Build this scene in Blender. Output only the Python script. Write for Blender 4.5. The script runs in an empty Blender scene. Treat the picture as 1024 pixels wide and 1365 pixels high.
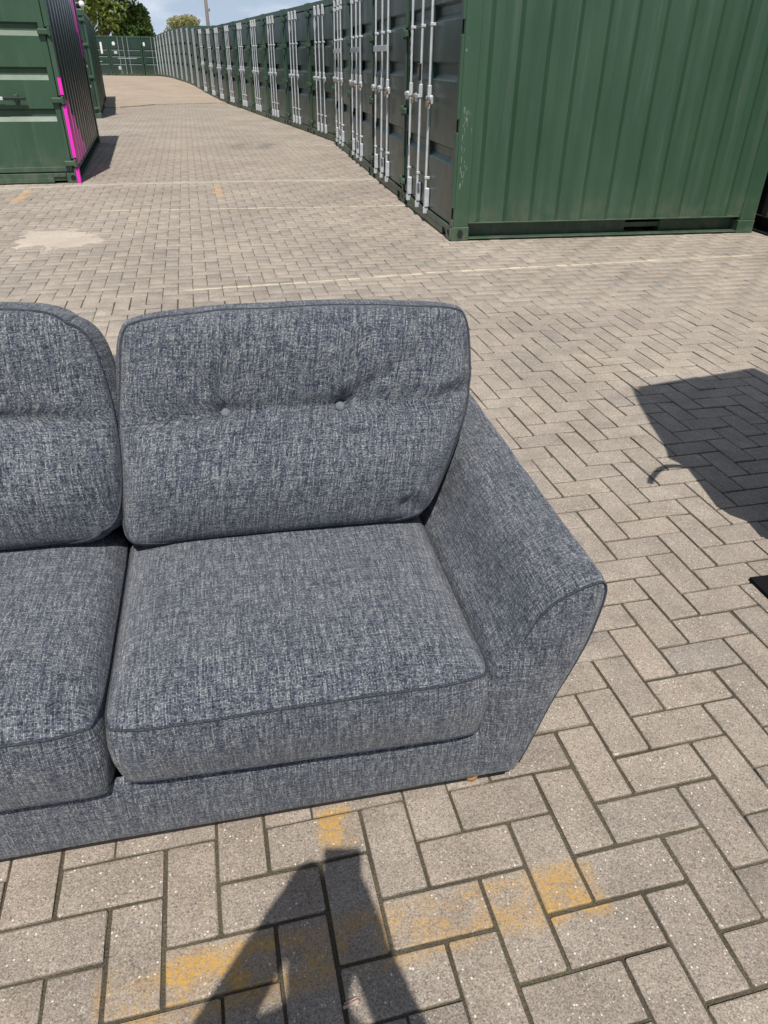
import bpy, bmesh, math, random
import numpy as np
from mathutils import Vector, Matrix
from mathutils import noise as mnoise

random.seed(7)
RNG = np.random.default_rng(11)
PI = math.pi
SC = bpy.context.scene
COL = SC.collection
R = math.radians

# ------------------------------------------------------------------ camera, sky, sun, exposure
CAM_H = 1.356
cam_d = bpy.data.cameras.new('camera')
cam_d.sensor_fit = 'VERTICAL'
cam_d.sensor_height = 24.0
cam_d.lens = 24.0 * 945.5 / 1365.0
cam_d.clip_start = 0.01
cam_d.clip_end = 3000
cam = bpy.data.objects.new('camera', cam_d)
COL.objects.link(cam)
PIT, ROL = R(32.54), R(0.8)
_fw = Vector((0, math.cos(PIT), -math.sin(PIT)))
_u0 = Vector((0, math.sin(PIT), math.cos(PIT)))
_r0 = Vector((1, 0, 0))
_rt = _r0 * math.cos(ROL) + _u0 * math.sin(ROL)
_up = -_r0 * math.sin(ROL) + _u0 * math.cos(ROL)
_m = Matrix((_rt, _up, -_fw)).transposed().to_4x4()
_m.translation = (0, 0, CAM_H)
cam.matrix_world = _m
SC.camera = cam

SUN = Vector((0.041, -0.5266, 0.849)).normalized()
SUN_EL = math.asin(SUN.z)
world = bpy.data.worlds.new('World')
SC.world = world
world.use_nodes = True
wn, wl = world.node_tree.nodes, world.node_tree.links
wn.clear()
sky = wn.new('ShaderNodeTexSky')
sky.sky_type = 'NISHITA'
sky.sun_disc = False
sky.sun_elevation = SUN_EL
sky.sun_rotation = math.atan2(SUN.x, SUN.y)
sky.air_density = 1.0
sky.dust_density = 1.2
sky.ozone_density = 1.2
w_tc = wn.new('ShaderNodeTexCoord')
w_map = wn.new('ShaderNodeMapping')
w_map.inputs['Scale'].default_value = (2.2, 2.2, 7.0)
w_map.inputs['Location'].default_value = (0.3, 1.7, 0.4)
w_noise = wn.new('ShaderNodeTexNoise')
w_noise.inputs['Scale'].default_value = 2.6
w_noise.inputs['Detail'].default_value = 7
w_noise.inputs['Roughness'].default_value = 0.55
w_ramp = wn.new('ShaderNodeValToRGB')
w_ramp.color_ramp.elements[0].position = 0.49
w_ramp.color_ramp.elements[0].color = (0.0, 0.0, 0.0, 1)
w_ramp.color_ramp.elements[1].position = 0.66
w_ramp.color_ramp.elements[1].color = (0.85, 0.85, 0.85, 1)
w_mix = wn.new('ShaderNodeMixRGB')
w_mix.inputs['Color2'].default_value = (11.0, 12.0, 13.4, 1)
w_bg = wn.new('ShaderNodeBackground')
w_bg.inputs['Strength'].default_value = 0.072
w_out = wn.new('ShaderNodeOutputWorld')
wl.new(w_tc.outputs['Generated'], w_map.inputs['Vector'])
wl.new(w_map.outputs[0], w_noise.inputs['Vector'])
wl.new(w_noise.outputs['Fac'], w_ramp.inputs['Fac'])
wl.new(w_ramp.outputs['Color'], w_mix.inputs['Fac'])
w_sep = wn.new('ShaderNodeSeparateXYZ')
wl.new(w_tc.outputs['Generated'], w_sep.inputs[0])
w_z = wn.new('ShaderNodeMath'); w_z.operation = 'SUBTRACT'; w_z.use_clamp = True
w_z.inputs[0].default_value = 1.0
wl.new(w_sep.outputs[2], w_z.inputs[1])
w_p = wn.new('ShaderNodeMath'); w_p.operation = 'POWER'
wl.new(w_z.outputs[0], w_p.inputs[0]); w_p.inputs[1].default_value = 6.0
w_q = wn.new('ShaderNodeMath'); w_q.operation = 'MULTIPLY'
wl.new(w_p.outputs[0], w_q.inputs[0]); w_q.inputs[1].default_value = 0.9
w_hz = wn.new('ShaderNodeMixRGB')
w_hz.inputs['Color2'].default_value = (7.0, 8.8, 11.8, 1)
wl.new(w_q.outputs[0], w_hz.inputs['Fac'])
wl.new(sky.outputs[0], w_hz.inputs['Color1'])
wl.new(w_hz.outputs[0], w_mix.inputs['Color1'])
wl.new(w_mix.outputs[0], w_bg.inputs['Color'])
wl.new(w_bg.outputs[0], w_out.inputs['Surface'])

sun_d = bpy.data.lights.new('sun', 'SUN')
sun_d.energy = 4.9
sun_d.angle = R(0.53)
sun_d.color = (1.0, 0.955, 0.89)
sun_o = bpy.data.objects.new('sun', sun_d)
COL.objects.link(sun_o)
sun_o.rotation_euler = SUN.to_track_quat('Z', 'Y').to_euler()
sun_o.location = (0, -4, 8)

SC.view_settings.view_transform = 'Standard'
SC.view_settings.look = 'None'
SC.view_settings.exposure = 0.05
SC.view_settings.gamma = 1.0
SC.view_settings.use_curve_mapping = False
SC.cycles.max_bounces = 6

# ------------------------------------------------------------------ node helpers
class NT:
    def __init__(s, name):
        s.mat = bpy.data.materials.new(name)
        s.mat.use_nodes = True
        s.t = s.mat.node_tree
        s.n, s.l = s.t.nodes, s.t.links
        s.b = s.n.get('Principled BSDF')
        s.out = s.n.get('Material Output')

    def link(s, a, b):
        s.l.new(a, b)

    def _in(s, sock, v):
        if hasattr(v, 'is_output'):
            s.l.new(v, sock)
        elif isinstance(v, (tuple, list)) and len(v) == 3 and sock.type == 'RGBA':
            sock.default_value = (*v, 1)
        else:
            sock.default_value = v

    def math(s, op, a, b=0.0, c=None, clamp=False):
        n = s.n.new('ShaderNodeMath')
        n.operation = op
        n.use_clamp = clamp
        s._in(n.inputs[0], a)
        s._in(n.inputs[1], b)
        if c is not None:
            s._in(n.inputs[2], c)
        return n.outputs[0]

    def mix(s, f, a, b, mode='MIX'):
        n = s.n.new('ShaderNodeMixRGB')
        n.blend_type = mode
        s._in(n.inputs[0], f)
        s._in(n.inputs[1], a)
        s._in(n.inputs[2], b)
        return n.outputs[0]

    def noise(s, vec, scale, detail=2.0, rough=0.5, dist=0.0):
        n = s.n.new('ShaderNodeTexNoise')
        s.l.new(vec, n.inputs['Vector'])
        n.inputs['Scale'].default_value = scale
        n.inputs['Detail'].default_value = detail
        n.inputs['Roughness'].default_value = rough
        n.inputs['Distortion'].default_value = dist
        return n.outputs['Fac']

    def voro(s, vec, scale, feature='F1'):
        n = s.n.new('ShaderNodeTexVoronoi')
        n.feature = feature
        s.l.new(vec, n.inputs['Vector'])
        n.inputs['Scale'].default_value = scale
        return n

    def ramp(s, f, stops, interp='LINEAR'):
        n = s.n.new('ShaderNodeValToRGB')
        cr = n.color_ramp
        cr.interpolation = interp
        while len(cr.elements) < len(stops):
            cr.elements.new(0.5)
        for e, (p, c) in zip(cr.elements, stops):
            e.position = p
            e.color = (*c, 1) if len(c) == 3 else c
        s.l.new(f, n.inputs[0])
        return n.outputs[0]

    def smooth(s, v, lo, hi):
        n = s.n.new('ShaderNodeMapRange')
        n.interpolation_type = 'SMOOTHSTEP'
        s.l.new(v, n.inputs[0])
        n.inputs[1].default_value = lo
        n.inputs[2].default_value = hi
        return n.outputs[0]

    def pos(s):
        return s.n.new('ShaderNodeNewGeometry').outputs['Position']

    def obj(s):
        return s.n.new('ShaderNodeTexCoord').outputs['Object']

    def uv(s):
        return s.n.new('ShaderNodeTexCoord').outputs['UV']

    def scale(s, vec, sc, loc=(0, 0, 0)):
        n = s.n.new('ShaderNodeMapping')
        s.l.new(vec, n.inputs['Vector'])
        n.inputs['Scale'].default_value = sc
        n.inputs['Location'].default_value = loc
        return n.outputs[0]

    def sep(s, vec):
        n = s.n.new('ShaderNodeSeparateXYZ')
        s.l.new(vec, n.inputs[0])
        return n.outputs

    def comb(s, x, y, z=0.0):
        n = s.n.new('ShaderNodeCombineXYZ')
        s._in(n.inputs[0], x)
        s._in(n.inputs[1], y)
        s._in(n.inputs[2], z)
        return n.outputs[0]

    def white(s, vec):
        n = s.n.new('ShaderNodeTexWhiteNoise')
        n.noise_dimensions = '3D'
        s.l.new(vec, n.inputs['Vector'])
        return n.outputs['Value']

    def bump(s, h, strength=0.3, dist=0.01, normal=None):
        n = s.n.new('ShaderNodeBump')
        n.inputs['Strength'].default_value = strength
        n.inputs['Distance'].default_value = dist
        s.l.new(h, n.inputs['Height'])
        if normal is not None:
            s.l.new(normal, n.inputs['Normal'])
        return n.outputs[0]

    def set(s, **k):
        names = dict(color='Base Color', rough='Roughness', metal='Metallic', normal='Normal', spec='Specular IOR Level',
                     sheen='Sheen Weight', sheen_rough='Sheen Roughness', coat='Coat Weight', trans='Transmission Weight')
        for a, v in k.items():
            s._in(s.b.inputs[names[a]], v)
        return s.mat


def rect_mask(t, X, Y, ox, oy, dx, dy, length, hw, soft=0.012):
    """1 inside a rectangle on the ground that starts at (ox,oy), runs along (dx,dy) and is 2*hw wide."""
    L = math.hypot(dx, dy)
    dx, dy = dx / L, dy / L
    al = t.math('ADD', t.math('MULTIPLY', X, dx), t.math('MULTIPLY_ADD', Y, dy, -(ox * dx + oy * dy)))
    pe = t.math('ADD', t.math('MULTIPLY', X, -dy), t.math('MULTIPLY_ADD', Y, dx, -(-ox * dy + oy * dx)))
    ap = t.math('ABSOLUTE', pe)
    m1 = t.math('SUBTRACT', 1.0, t.smooth(ap, hw - soft, hw + soft))
    m2 = t.math('SUBTRACT', 1.0, t.smooth(t.math('ABSOLUTE', t.math('SUBTRACT', al, length / 2)), length / 2 - soft, length / 2 + soft))
    return t.math('MULTIPLY', m1, m2)

# ------------------------------------------------------------------ materials
def mat_paving():
    t = NT('concrete_paver')
    P = t.pos()
    x, y, z = t.sep(P)
    at = t.n.new('ShaderNodeAttribute')
    at.attribute_name = 'tone'
    oi = t.n.new('ShaderNodeObjectInfo')
    rnd = t.math('FRACT', t.math('ADD', at.outputs['Fac'], oi.outputs['Random']))
    rnd2 = t.math('FRACT', t.math('MULTIPLY', rnd, 17.31))
    base = t.ramp(rnd, [(0.0, (0.304, 0.271, 0.238)), (0.3, (0.336, 0.300, 0.262)), (0.6, (0.346, 0.308, 0.267)), (0.85, (0.362, 0.317, 0.272)), (1.0, (0.316, 0.287, 0.257))])
    big = t.noise(P, 0.9, 4, 0.6)
    base = t.mix(1.0, base, t.ramp(big, [(0.3, (0.83, 0.82, 0.82)), (0.7, (1.12, 1.11, 1.09))]), 'MULTIPLY')
    med = t.noise(P, 9.0, 4, 0.6)
    base = t.mix(1.0, base, t.ramp(med, [(0.3, (0.84, 0.83, 0.82)), (0.72, (1.12, 1.12, 1.11))]), 'MULTIPLY')
    near_dark = t.math('SUBTRACT', 1.0, t.smooth(t.math('ADD', y, t.math('MULTIPLY', t.noise(P, 1.2, 3), 0.9)), 0.9, 3.0))  # darker towards the camera; view-angle falloff put into the colour
    base = t.mix(t.math('MULTIPLY', near_dark, 0.8), base, t.mix(1.0, base, (0.83, 0.81, 0.79), 'MULTIPLY'))
    # sand and aggregate in the concrete
    v1 = t.voro(P, 430)
    c1 = t.ramp(t.sep(v1.outputs['Color'])[0], [(0.0, (0.50, 0.47, 0.44)), (0.18, (0.74, 0.72, 0.70)), (0.45, (0.97, 0.96, 0.95)), (0.8, (1.16, 1.15, 1.12)), (1.0, (1.5, 1.47, 1.42))])
    base = t.mix(0.85, base, c1, 'MULTIPLY')
    v2 = t.voro(P, 205)
    s2 = t.sep(v2.outputs['Color'])
    stone = t.ramp(s2[1], [(0.0, (0.46, 0.43, 0.38)), (0.22, (0.42, 0.29, 0.19)), (0.34, (0.13, 0.105, 0.10)), (0.56, (0.40, 0.37, 0.34)), (0.68, (0.22, 0.14, 0.12)), (0.86, (0.70, 0.67, 0.62))], 'CONSTANT')
    isst = t.math('MULTIPLY', t.math('GREATER_THAN', s2[0], 0.72), t.math('LESS_THAN', v2.outputs['Distance'], t.math('MULTIPLY_ADD', s2[2], 0.30, 0.16)))
    base = t.mix(t.math('MULTIPLY', isst, 0.85), base, stone)
    # chips of darker grit
    v3 = t.voro(P, 95)
    s3 = t.sep(v3.outputs['Color'])
    dk = t.math('MULTIPLY', t.math('GREATER_THAN', s3[0], 0.93), t.math('LESS_THAN', v3.outputs['Distance'], 0.22))
    base = t.mix(t.math('MULTIPLY', dk, 0.6), base, (0.10, 0.085, 0.075))
    # dark oily stain
    d1 = t.math('ADD', t.math('POWER', t.math('MULTIPLY', t.math('ADD', x, 2.45), 1.6), 2.0), t.math('POWER', t.math('MULTIPLY', t.math('ADD', y, -14.45), 1.1), 2.0))
    st = t.math('MULTIPLY', t.math('SUBTRACT', 1.0, t.smooth(d1, 0.1, 0.8)), t.smooth(t.noise(P, 3.0, 3), 0.35, 0.6))
    base = t.mix(t.math('MULTIPLY', st, 0.45), base, (0.10, 0.09, 0.08))
    # worn cream and yellow lines painted on the blocks
    wear = t.smooth(t.noise(P, 14.0, 5, 0.7), 0.42, 0.62)
    wear2 = t.smooth(t.noise(P, 5.0, 3, 0.6), 0.35, 0.62)
    cream = None
    for a in ((0.30, 5.50, 2.27, 0.597, 2.9, 0.020), (-3.05, 7.835, 3.152, 0.566, 3.6, 0.018), (-1.45, 4.90, 1.9, 0.62, 1.8, 0.016)):
        m = rect_mask(t, x, y, *a, soft=0.01)
        cream = m if cream is None else t.math('MAXIMUM', cream, m)
    base = t.mix(t.math('MULTIPLY', t.math('MULTIPLY', cream, t.math('MULTIPLY_ADD', wear2, 0.55, 0.42)), 0.95), base, (0.60, 0.54, 0.40))
    tan = t.math('MAXIMUM', rect_mask(t, x, y, -4.05, 8.22, -0.2, 0.93, 0.95, 0.06), rect_mask(t, x, y, -1.93, 8.80, -0.23, 0.84, 0.85, 0.055))
    base = t.mix(t.math('MULTIPLY', tan, t.math('MULTIPLY_ADD', wear2, 0.4, 0.25)), base, (0.50, 0.33, 0.18))
    yel = t.math('MAXIMUM', rect_mask(t, x, y, -0.47, 0.552, 0.968, 0.25, 0.93, 0.052, 0.02), rect_mask(t, x, y, -0.125, 0.885, 0.968, 0.25, 0.07, 0.045, 0.015))
    grain = t.smooth(t.noise(P, 130.0, 3, 0.65), 0.40, 0.60)
    blk = t.math('MULTIPLY_ADD', rnd2, 0.75, 0.25)
    patch = t.smooth(t.noise(P, 13.0, 3, 0.6), 0.38, 0.58)
    yw = t.math('MULTIPLY', t.math('MULTIPLY', yel, t.math('MULTIPLY', grain, patch)), blk)
    base = t.mix(t.math('MULTIPLY', yw, 0.95), base, (0.56, 0.31, 0.050))
    base = t.mix(t.math('MULTIPLY', t.math('MULTIPLY', yel, t.math('MULTIPLY', blk, t.math('MULTIPLY_ADD', patch, 0.7, 0.3))), 0.42), base, (0.40, 0.24, 0.07))
    # rusty crumbs near the containers
    v4 = t.voro(t.scale(P, (1, 0.6, 1)), 9.0)
    s4 = t.sep(v4.outputs['Color'])
    near = t.smooth(t.math('ADD', t.math('MULTIPLY', x, 0.2), y), 5.2, 6.2)
    rst = t.math('MULTIPLY', t.math('MULTIPLY', t.math('GREATER_THAN', s4[0], 0.72), t.math('LESS_THAN', v4.outputs['Distance'], 0.2)), t.math('MULTIPLY', near, t.smooth(x, -0.8, 0.3)))
    base = t.mix(t.math('MULTIPLY', rst, 0.5), base, (0.30, 0.15, 0.06))
    hgt = t.math('ADD', t.noise(P, 260, 3, 0.6), t.math('MULTIPLY', t.noise(P, 60, 2), 0.8))
    return t.set(color=base, rough=0.88, spec=0.25, normal=t.bump(hgt, 0.55, 0.0025))


def mat_joint():
    t = NT('joint_sand')
    P = t.pos()
    n = t.noise(P, 5.0, 4, 0.6)
    c = t.ramp(n, [(0.3, (0.060, 0.051, 0.038)), (0.6, (0.100, 0.087, 0.063)), (0.75, (0.085, 0.088, 0.042))])
    c = t.mix(0.8, c, t.ramp(t.noise(P, 300, 2), [(0.3, (0.5, 0.5, 0.5)), (0.7, (1.5, 1.5, 1.4))]), 'MULTIPLY')
    return t.set(color=c, rough=0.95, spec=0.1, normal=t.bump(t.noise(P, 200, 3), 0.8, 0.004))


def mat_concrete(name, c0, c1, sc=1.0):
    t = NT(name)
    P = t.pos()
    c = t.ramp(t.noise(P, 0.7 * sc, 5, 0.65), [(0.3, c0), (0.7, c1)])
    c = t.mix(1.0, c, t.ramp(t.noise(P, 12 * sc, 4, 0.6), [(0.3, (0.85, 0.85, 0.85)), (0.7, (1.1, 1.1, 1.1))]), 'MULTIPLY')
    c = t.mix(0.6, c, t.ramp(t.noise(P, 180, 2), [(0.3, (0.75, 0.75, 0.75)), (0.7, (1.2, 1.2, 1.2))]), 'MULTIPLY')
    return t.set(color=c, rough=0.9, spec=0.2, normal=t.bump(t.noise(P, 70, 4), 0.3, 0.003))


def mat_paint(name, col, rough=0.42, chips=True, pink=False):
    t = NT(name)
    O = t.obj()
    P = t.pos()
    c0 = tuple(v * 0.86 for v in col)
    c1 = tuple(v * 1.14 + 0.002 for v in col)
    c = t.ramp(t.noise(t.scale(O, (1, 1, 0.35)), 2.2, 5, 0.6), [(0.3, c0), (0.7, c1)])
    # vertical rain streaks and dust
    st = t.noise(t.scale(P, (9, 9, 0.35)), 2.0, 5, 0.7)
    c = t.mix(t.math('MULTIPLY', t.smooth(st, 0.5, 0.78), 0.22), c, (0.16, 0.19, 0.17))
    oz = t.sep(O)[2]
    dust = t.math('MULTIPLY', t.math('SUBTRACT', 1.0, t.smooth(oz, 0.0, 0.5)), t.smooth(t.noise(P, 6, 4, 0.7), 0.35, 0.7))
    c = t.mix(t.math('MULTIPLY', dust, 0.28), c, (0.22, 0.19, 0.15))
    if pink:
        oy = t.sep(O)[1]
        m1 = t.math('GREATER_THAN', t.math('SUBTRACT', 1.12, t.math('MULTIPLY', oy, 0.46)), oz)
        m2 = t.math('GREATER_THAN', oz, t.math('SUBTRACT', 5.70, t.math('MULTIPLY', oy, 0.88)))
        m = t.math('MAXIMUM', m1, m2)
        m = t.math('MULTIPLY', m, t.math('GREATER_THAN', oz, 0.17))
        c = t.mix(m, c, (0.80, 0.015, 0.46))
    oi = t.n.new('ShaderNodeObjectInfo')
    c = t.mix(1.0, c, oi.outputs['Color'], 'MULTIPLY')
    rg = t.math('MULTIPLY_ADD', t.noise(P, 4, 4), 0.22, rough - 0.1)
    if chips:
        v = t.voro(t.scale(P, (1, 1, 0.5)), 5.5)
        s = t.sep(v.outputs['Color'])
        ch = t.math('MULTIPLY', t.math('GREATER_THAN', s[0], 0.93), t.math('LESS_THAN', t.math('ADD', v.outputs['Distance'], t.math('MULTIPLY', t.noise(P, 60, 3), 0.08)), 0.085))
        c = t.mix(t.math('MULTIPLY', ch, 0.8), c, (0.40, 0.38, 0.32))
    return t.set(color=c, rough=rg, spec=0.5, normal=t.bump(t.noise(P, 3.0, 3), 0.12, 0.02))


def mat_plain(name, col, rough=0.5, metal=0.0, var=0.12, nsc=40, spec=0.5, bump=0.0):
    t = NT(name)
    P = t.obj()
    n = t.noise(P, nsc, 4, 0.6)
    c = t.ramp(n, [(0.3, tuple(v * (1 - var) for v in col)), (0.7, tuple(min(1, v * (1 + var)) for v in col))])
    k = dict(color=c, rough=rough, metal=metal, spec=spec)
    if bump:
        k['normal'] = t.bump(n, bump, 0.004)
    return t.set(**k)


def mat_fabric(name='tweed_fabric'):
    t = NT(name)
    uv0 = t.uv()
    wob = t.noise(uv0, 14, 2, 0.5)
    wob2 = t.noise(t.scale(uv0, (1, 1, 1), (3.1, 1.7, 0)), 14, 2, 0.5)
    su = t.sep(uv0)
    u = t.math('MULTIPLY_ADD', t.math('SUBTRACT', wob, 0.5), 0.003, su[0])
    v = t.math('MULTIPLY_ADD', t.math('SUBTRACT', wob2, 0.5), 0.003, su[1])
    pu, pv = 0.0028, 0.0022
    iu = t.math('FLOOR', t.math('DIVIDE', u, pu))
    iv = t.math('FLOOR', t.math('DIVIDE', v, pv))
    ru = t.white(t.comb(iu, 3.0, 1.0))
    rv = t.white(t.comb(iv, 7.0, 2.0))
    seg_u = t.math('FLOOR', t.math('ADD', t.math('DIVIDE', v, 0.024), t.math('MULTIPLY', ru, 9.0)))
    seg_v = t.math('FLOOR', t.math('ADD', t.math('DIVIDE', u, 0.022), t.math('MULTIPLY', rv, 9.0)))
    warp = t.white(t.comb(iu, seg_u, 5.0))
    weft = t.white(t.comb(iv, seg_v, 11.0))
    cell = t.white(t.comb(iu, iv, 2.0))
    th = t.math('ADD', t.math('MULTIPLY', warp, 0.30), t.math('ADD', t.math('MULTIPLY', weft, 0.20), t.math('MULTIPLY', cell, 0.50)))
    slub = t.noise(t.scale(uv0, (5, 230, 1)), 1.0, 3, 0.6)
    slub2 = t.noise(t.scale(uv0, (230, 6, 1)), 1.0, 3, 0.6)
    th = t.math('ADD', th, t.math('ADD', t.math('MULTIPLY', t.math('SUBTRACT', slub, 0.5), 0.40), t.math('MULTIPLY', t.math('SUBTRACT', slub2, 0.5), 0.45)))
    col = t.ramp(th, [(0.10, (0.018, 0.022, 0.034)), (0.32, (0.051, 0.060, 0.083)), (0.49, (0.102, 0.114, 0.140)), (0.67, (0.168, 0.180, 0.200)), (0.92, (0.34, 0.345, 0.34))])
    fu = t.math('ABSOLUTE', t.math('SUBTRACT', t.math('FRACT', t.math('DIVIDE', u, pu)), 0.5))
    fv = t.math('ABSOLUTE', t.math('SUBTRACT', t.math('FRACT', t.math('DIVIDE', v, pv)), 0.5))
    gap = t.math('MAXIMUM', t.smooth(fu, 0.26, 0.5), t.math('MULTIPLY', t.smooth(fv, 0.32, 0.5), 0.5))
    col = t.mix(t.math('MULTIPLY', gap, 0.55), col, (0.012, 0.015, 0.026))  # shade between the threads put into the colour
    h = t.math('SUBTRACT', t.math('MULTIPLY', th, 0.5), gap)
    fold = t.noise(uv0, 6.0, 4, 0.5)
    nb = t.bump(fold, 0.5, 0.014)
    return t.set(color=col, rough=0.95, spec=0.10, sheen=0.15, sheen_rough=0.5, normal=t.bump(h, 0.6, 0.0022, nb))


def mat_leaf(name, c0, c1, c2):
    t = NT(name)
    at = t.n.new('ShaderNodeAttribute')
    at.attribute_name = 'tone'
    c = t.ramp(at.outputs['Fac'], [(0.0, c0), (0.5, c1), (1.0, c2)])
    t.set(color=c, rough=0.6, spec=0.3)
    tr = t.n.new('ShaderNodeBsdfTranslucent')
    t.link(c, tr.inputs['Color'])
    mx = t.n.new('ShaderNodeMixShader')
    mx.inputs[0].default_value = 0.38
    t.link(t.b.outputs[0], mx.inputs[1])
    t.link(tr.outputs[0], mx.inputs[2])
    t.link(mx.outputs[0], t.out.inputs['Surface'])
    return t.mat


GREEN = (0.031, 0.074, 0.041)
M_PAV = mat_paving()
M_JOINT = mat_joint()
M_CONC = mat_concrete('yard_concrete', (0.33, 0.265, 0.205), (0.42, 0.345, 0.275))
M_PATCH = mat_concrete('patch_cement', (0.42, 0.36, 0.295), (0.52, 0.45, 0.375), 4)
M_EDGE = mat_concrete('edging_concrete', (0.36, 0.32, 0.27), (0.43, 0.385, 0.325), 3)
M_GROUND = mat_concrete('ground_earth', (0.16, 0.14, 0.10), (0.22, 0.19, 0.14), 0.3)
M_GREEN = mat_paint('green_container_paint', GREEN)
M_DOOR = mat_paint('shaded_green_door_paint', (0.017, 0.040, 0.031), 0.34, chips=False)  # same green as the frames, with grazing shade put into the tone
M_PINKSIDE = mat_paint('shaded_green_with_pink_graphic', (0.008, 0.014, 0.017), 0.30, chips=False, pink=True)  # green side wall; its shade and reflections are put into the base tone
M_PINK = mat_plain('pink_paint', (0.80, 0.015, 0.48), 0.5, var=0.04)
M_DARKPAINT = mat_paint('shade_dark_paint', (0.010, 0.014, 0.014), 0.4, chips=False)  # darkness of a wall in shade, put into the paint colour
M_GALV = mat_plain('galvanised_steel', (0.53, 0.56, 0.58), 0.5, 0.3, 0.15, 18)
M_RUBBER = mat_plain('black_rubber', (0.008, 0.008, 0.009), 0.9, spec=0.12)
M_WHITE = mat_plain('white_sticker', (0.72, 0.72, 0.70), 0.5, var=0.06)
M_SCRAPE = mat_plain('scraped_paint', (0.16, 0.20, 0.16), 0.7)
M_BLACK = mat_plain('black_plastic', (0.012, 0.012, 0.013), 0.45)
M_BRASS = mat_plain('padlock_metal', (0.30, 0.24, 0.18), 0.4, 0.7)
M_FAB = mat_fabric()
M_WOOD = mat_plain('orange_wood', (0.50, 0.24, 0.075), 0.5, var=0.15, nsc=25)
M_PALEWOOD = mat_plain('pale_wood', (0.42, 0.30, 0.24), 0.7)
M_BARK = mat_plain('bark', (0.10, 0.08, 0.06), 0.9, var=0.3, nsc=8)
M_POLE = mat_plain('weathered_pole', (0.20, 0.18, 0.17), 0.8)
M_LEAF1 = mat_leaf('leaf_green', (0.11, 0.175, 0.034), (0.25, 0.33, 0.075), (0.42, 0.48, 0.14))
M_LEAF2 = mat_leaf('leaf_dark_green', (0.050, 0.098, 0.024), (0.10, 0.17, 0.040), (0.20, 0.28, 0.07))
M_LEAF3 = mat_leaf('leaf_pale_olive', (0.17, 0.18, 0.07), (0.28, 0.28, 0.115), (0.42, 0.40, 0.19))
M_SKIN = mat_plain('skin', (0.48, 0.27, 0.19), 0.55, var=0.06)
M_SHIRT = mat_plain('grey_cotton', (0.18, 0.19, 0.21), 0.9)
M_JEANS = mat_plain('blue_denim', (0.05, 0.07, 0.12), 0.9)
M_HAIR = mat_plain('brown_hair', (0.04, 0.028, 0.02), 0.7)
M_SCREEN = mat_plain('dark_glass', (0.01, 0.01, 0.012), 0.1)
M_CASTER = mat_plain('caster_dark', (0.05, 0.035, 0.03), 0.4)
M_CASTER2 = mat_plain('caster_grey', (0.12, 0.12, 0.13), 0.95)

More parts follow.
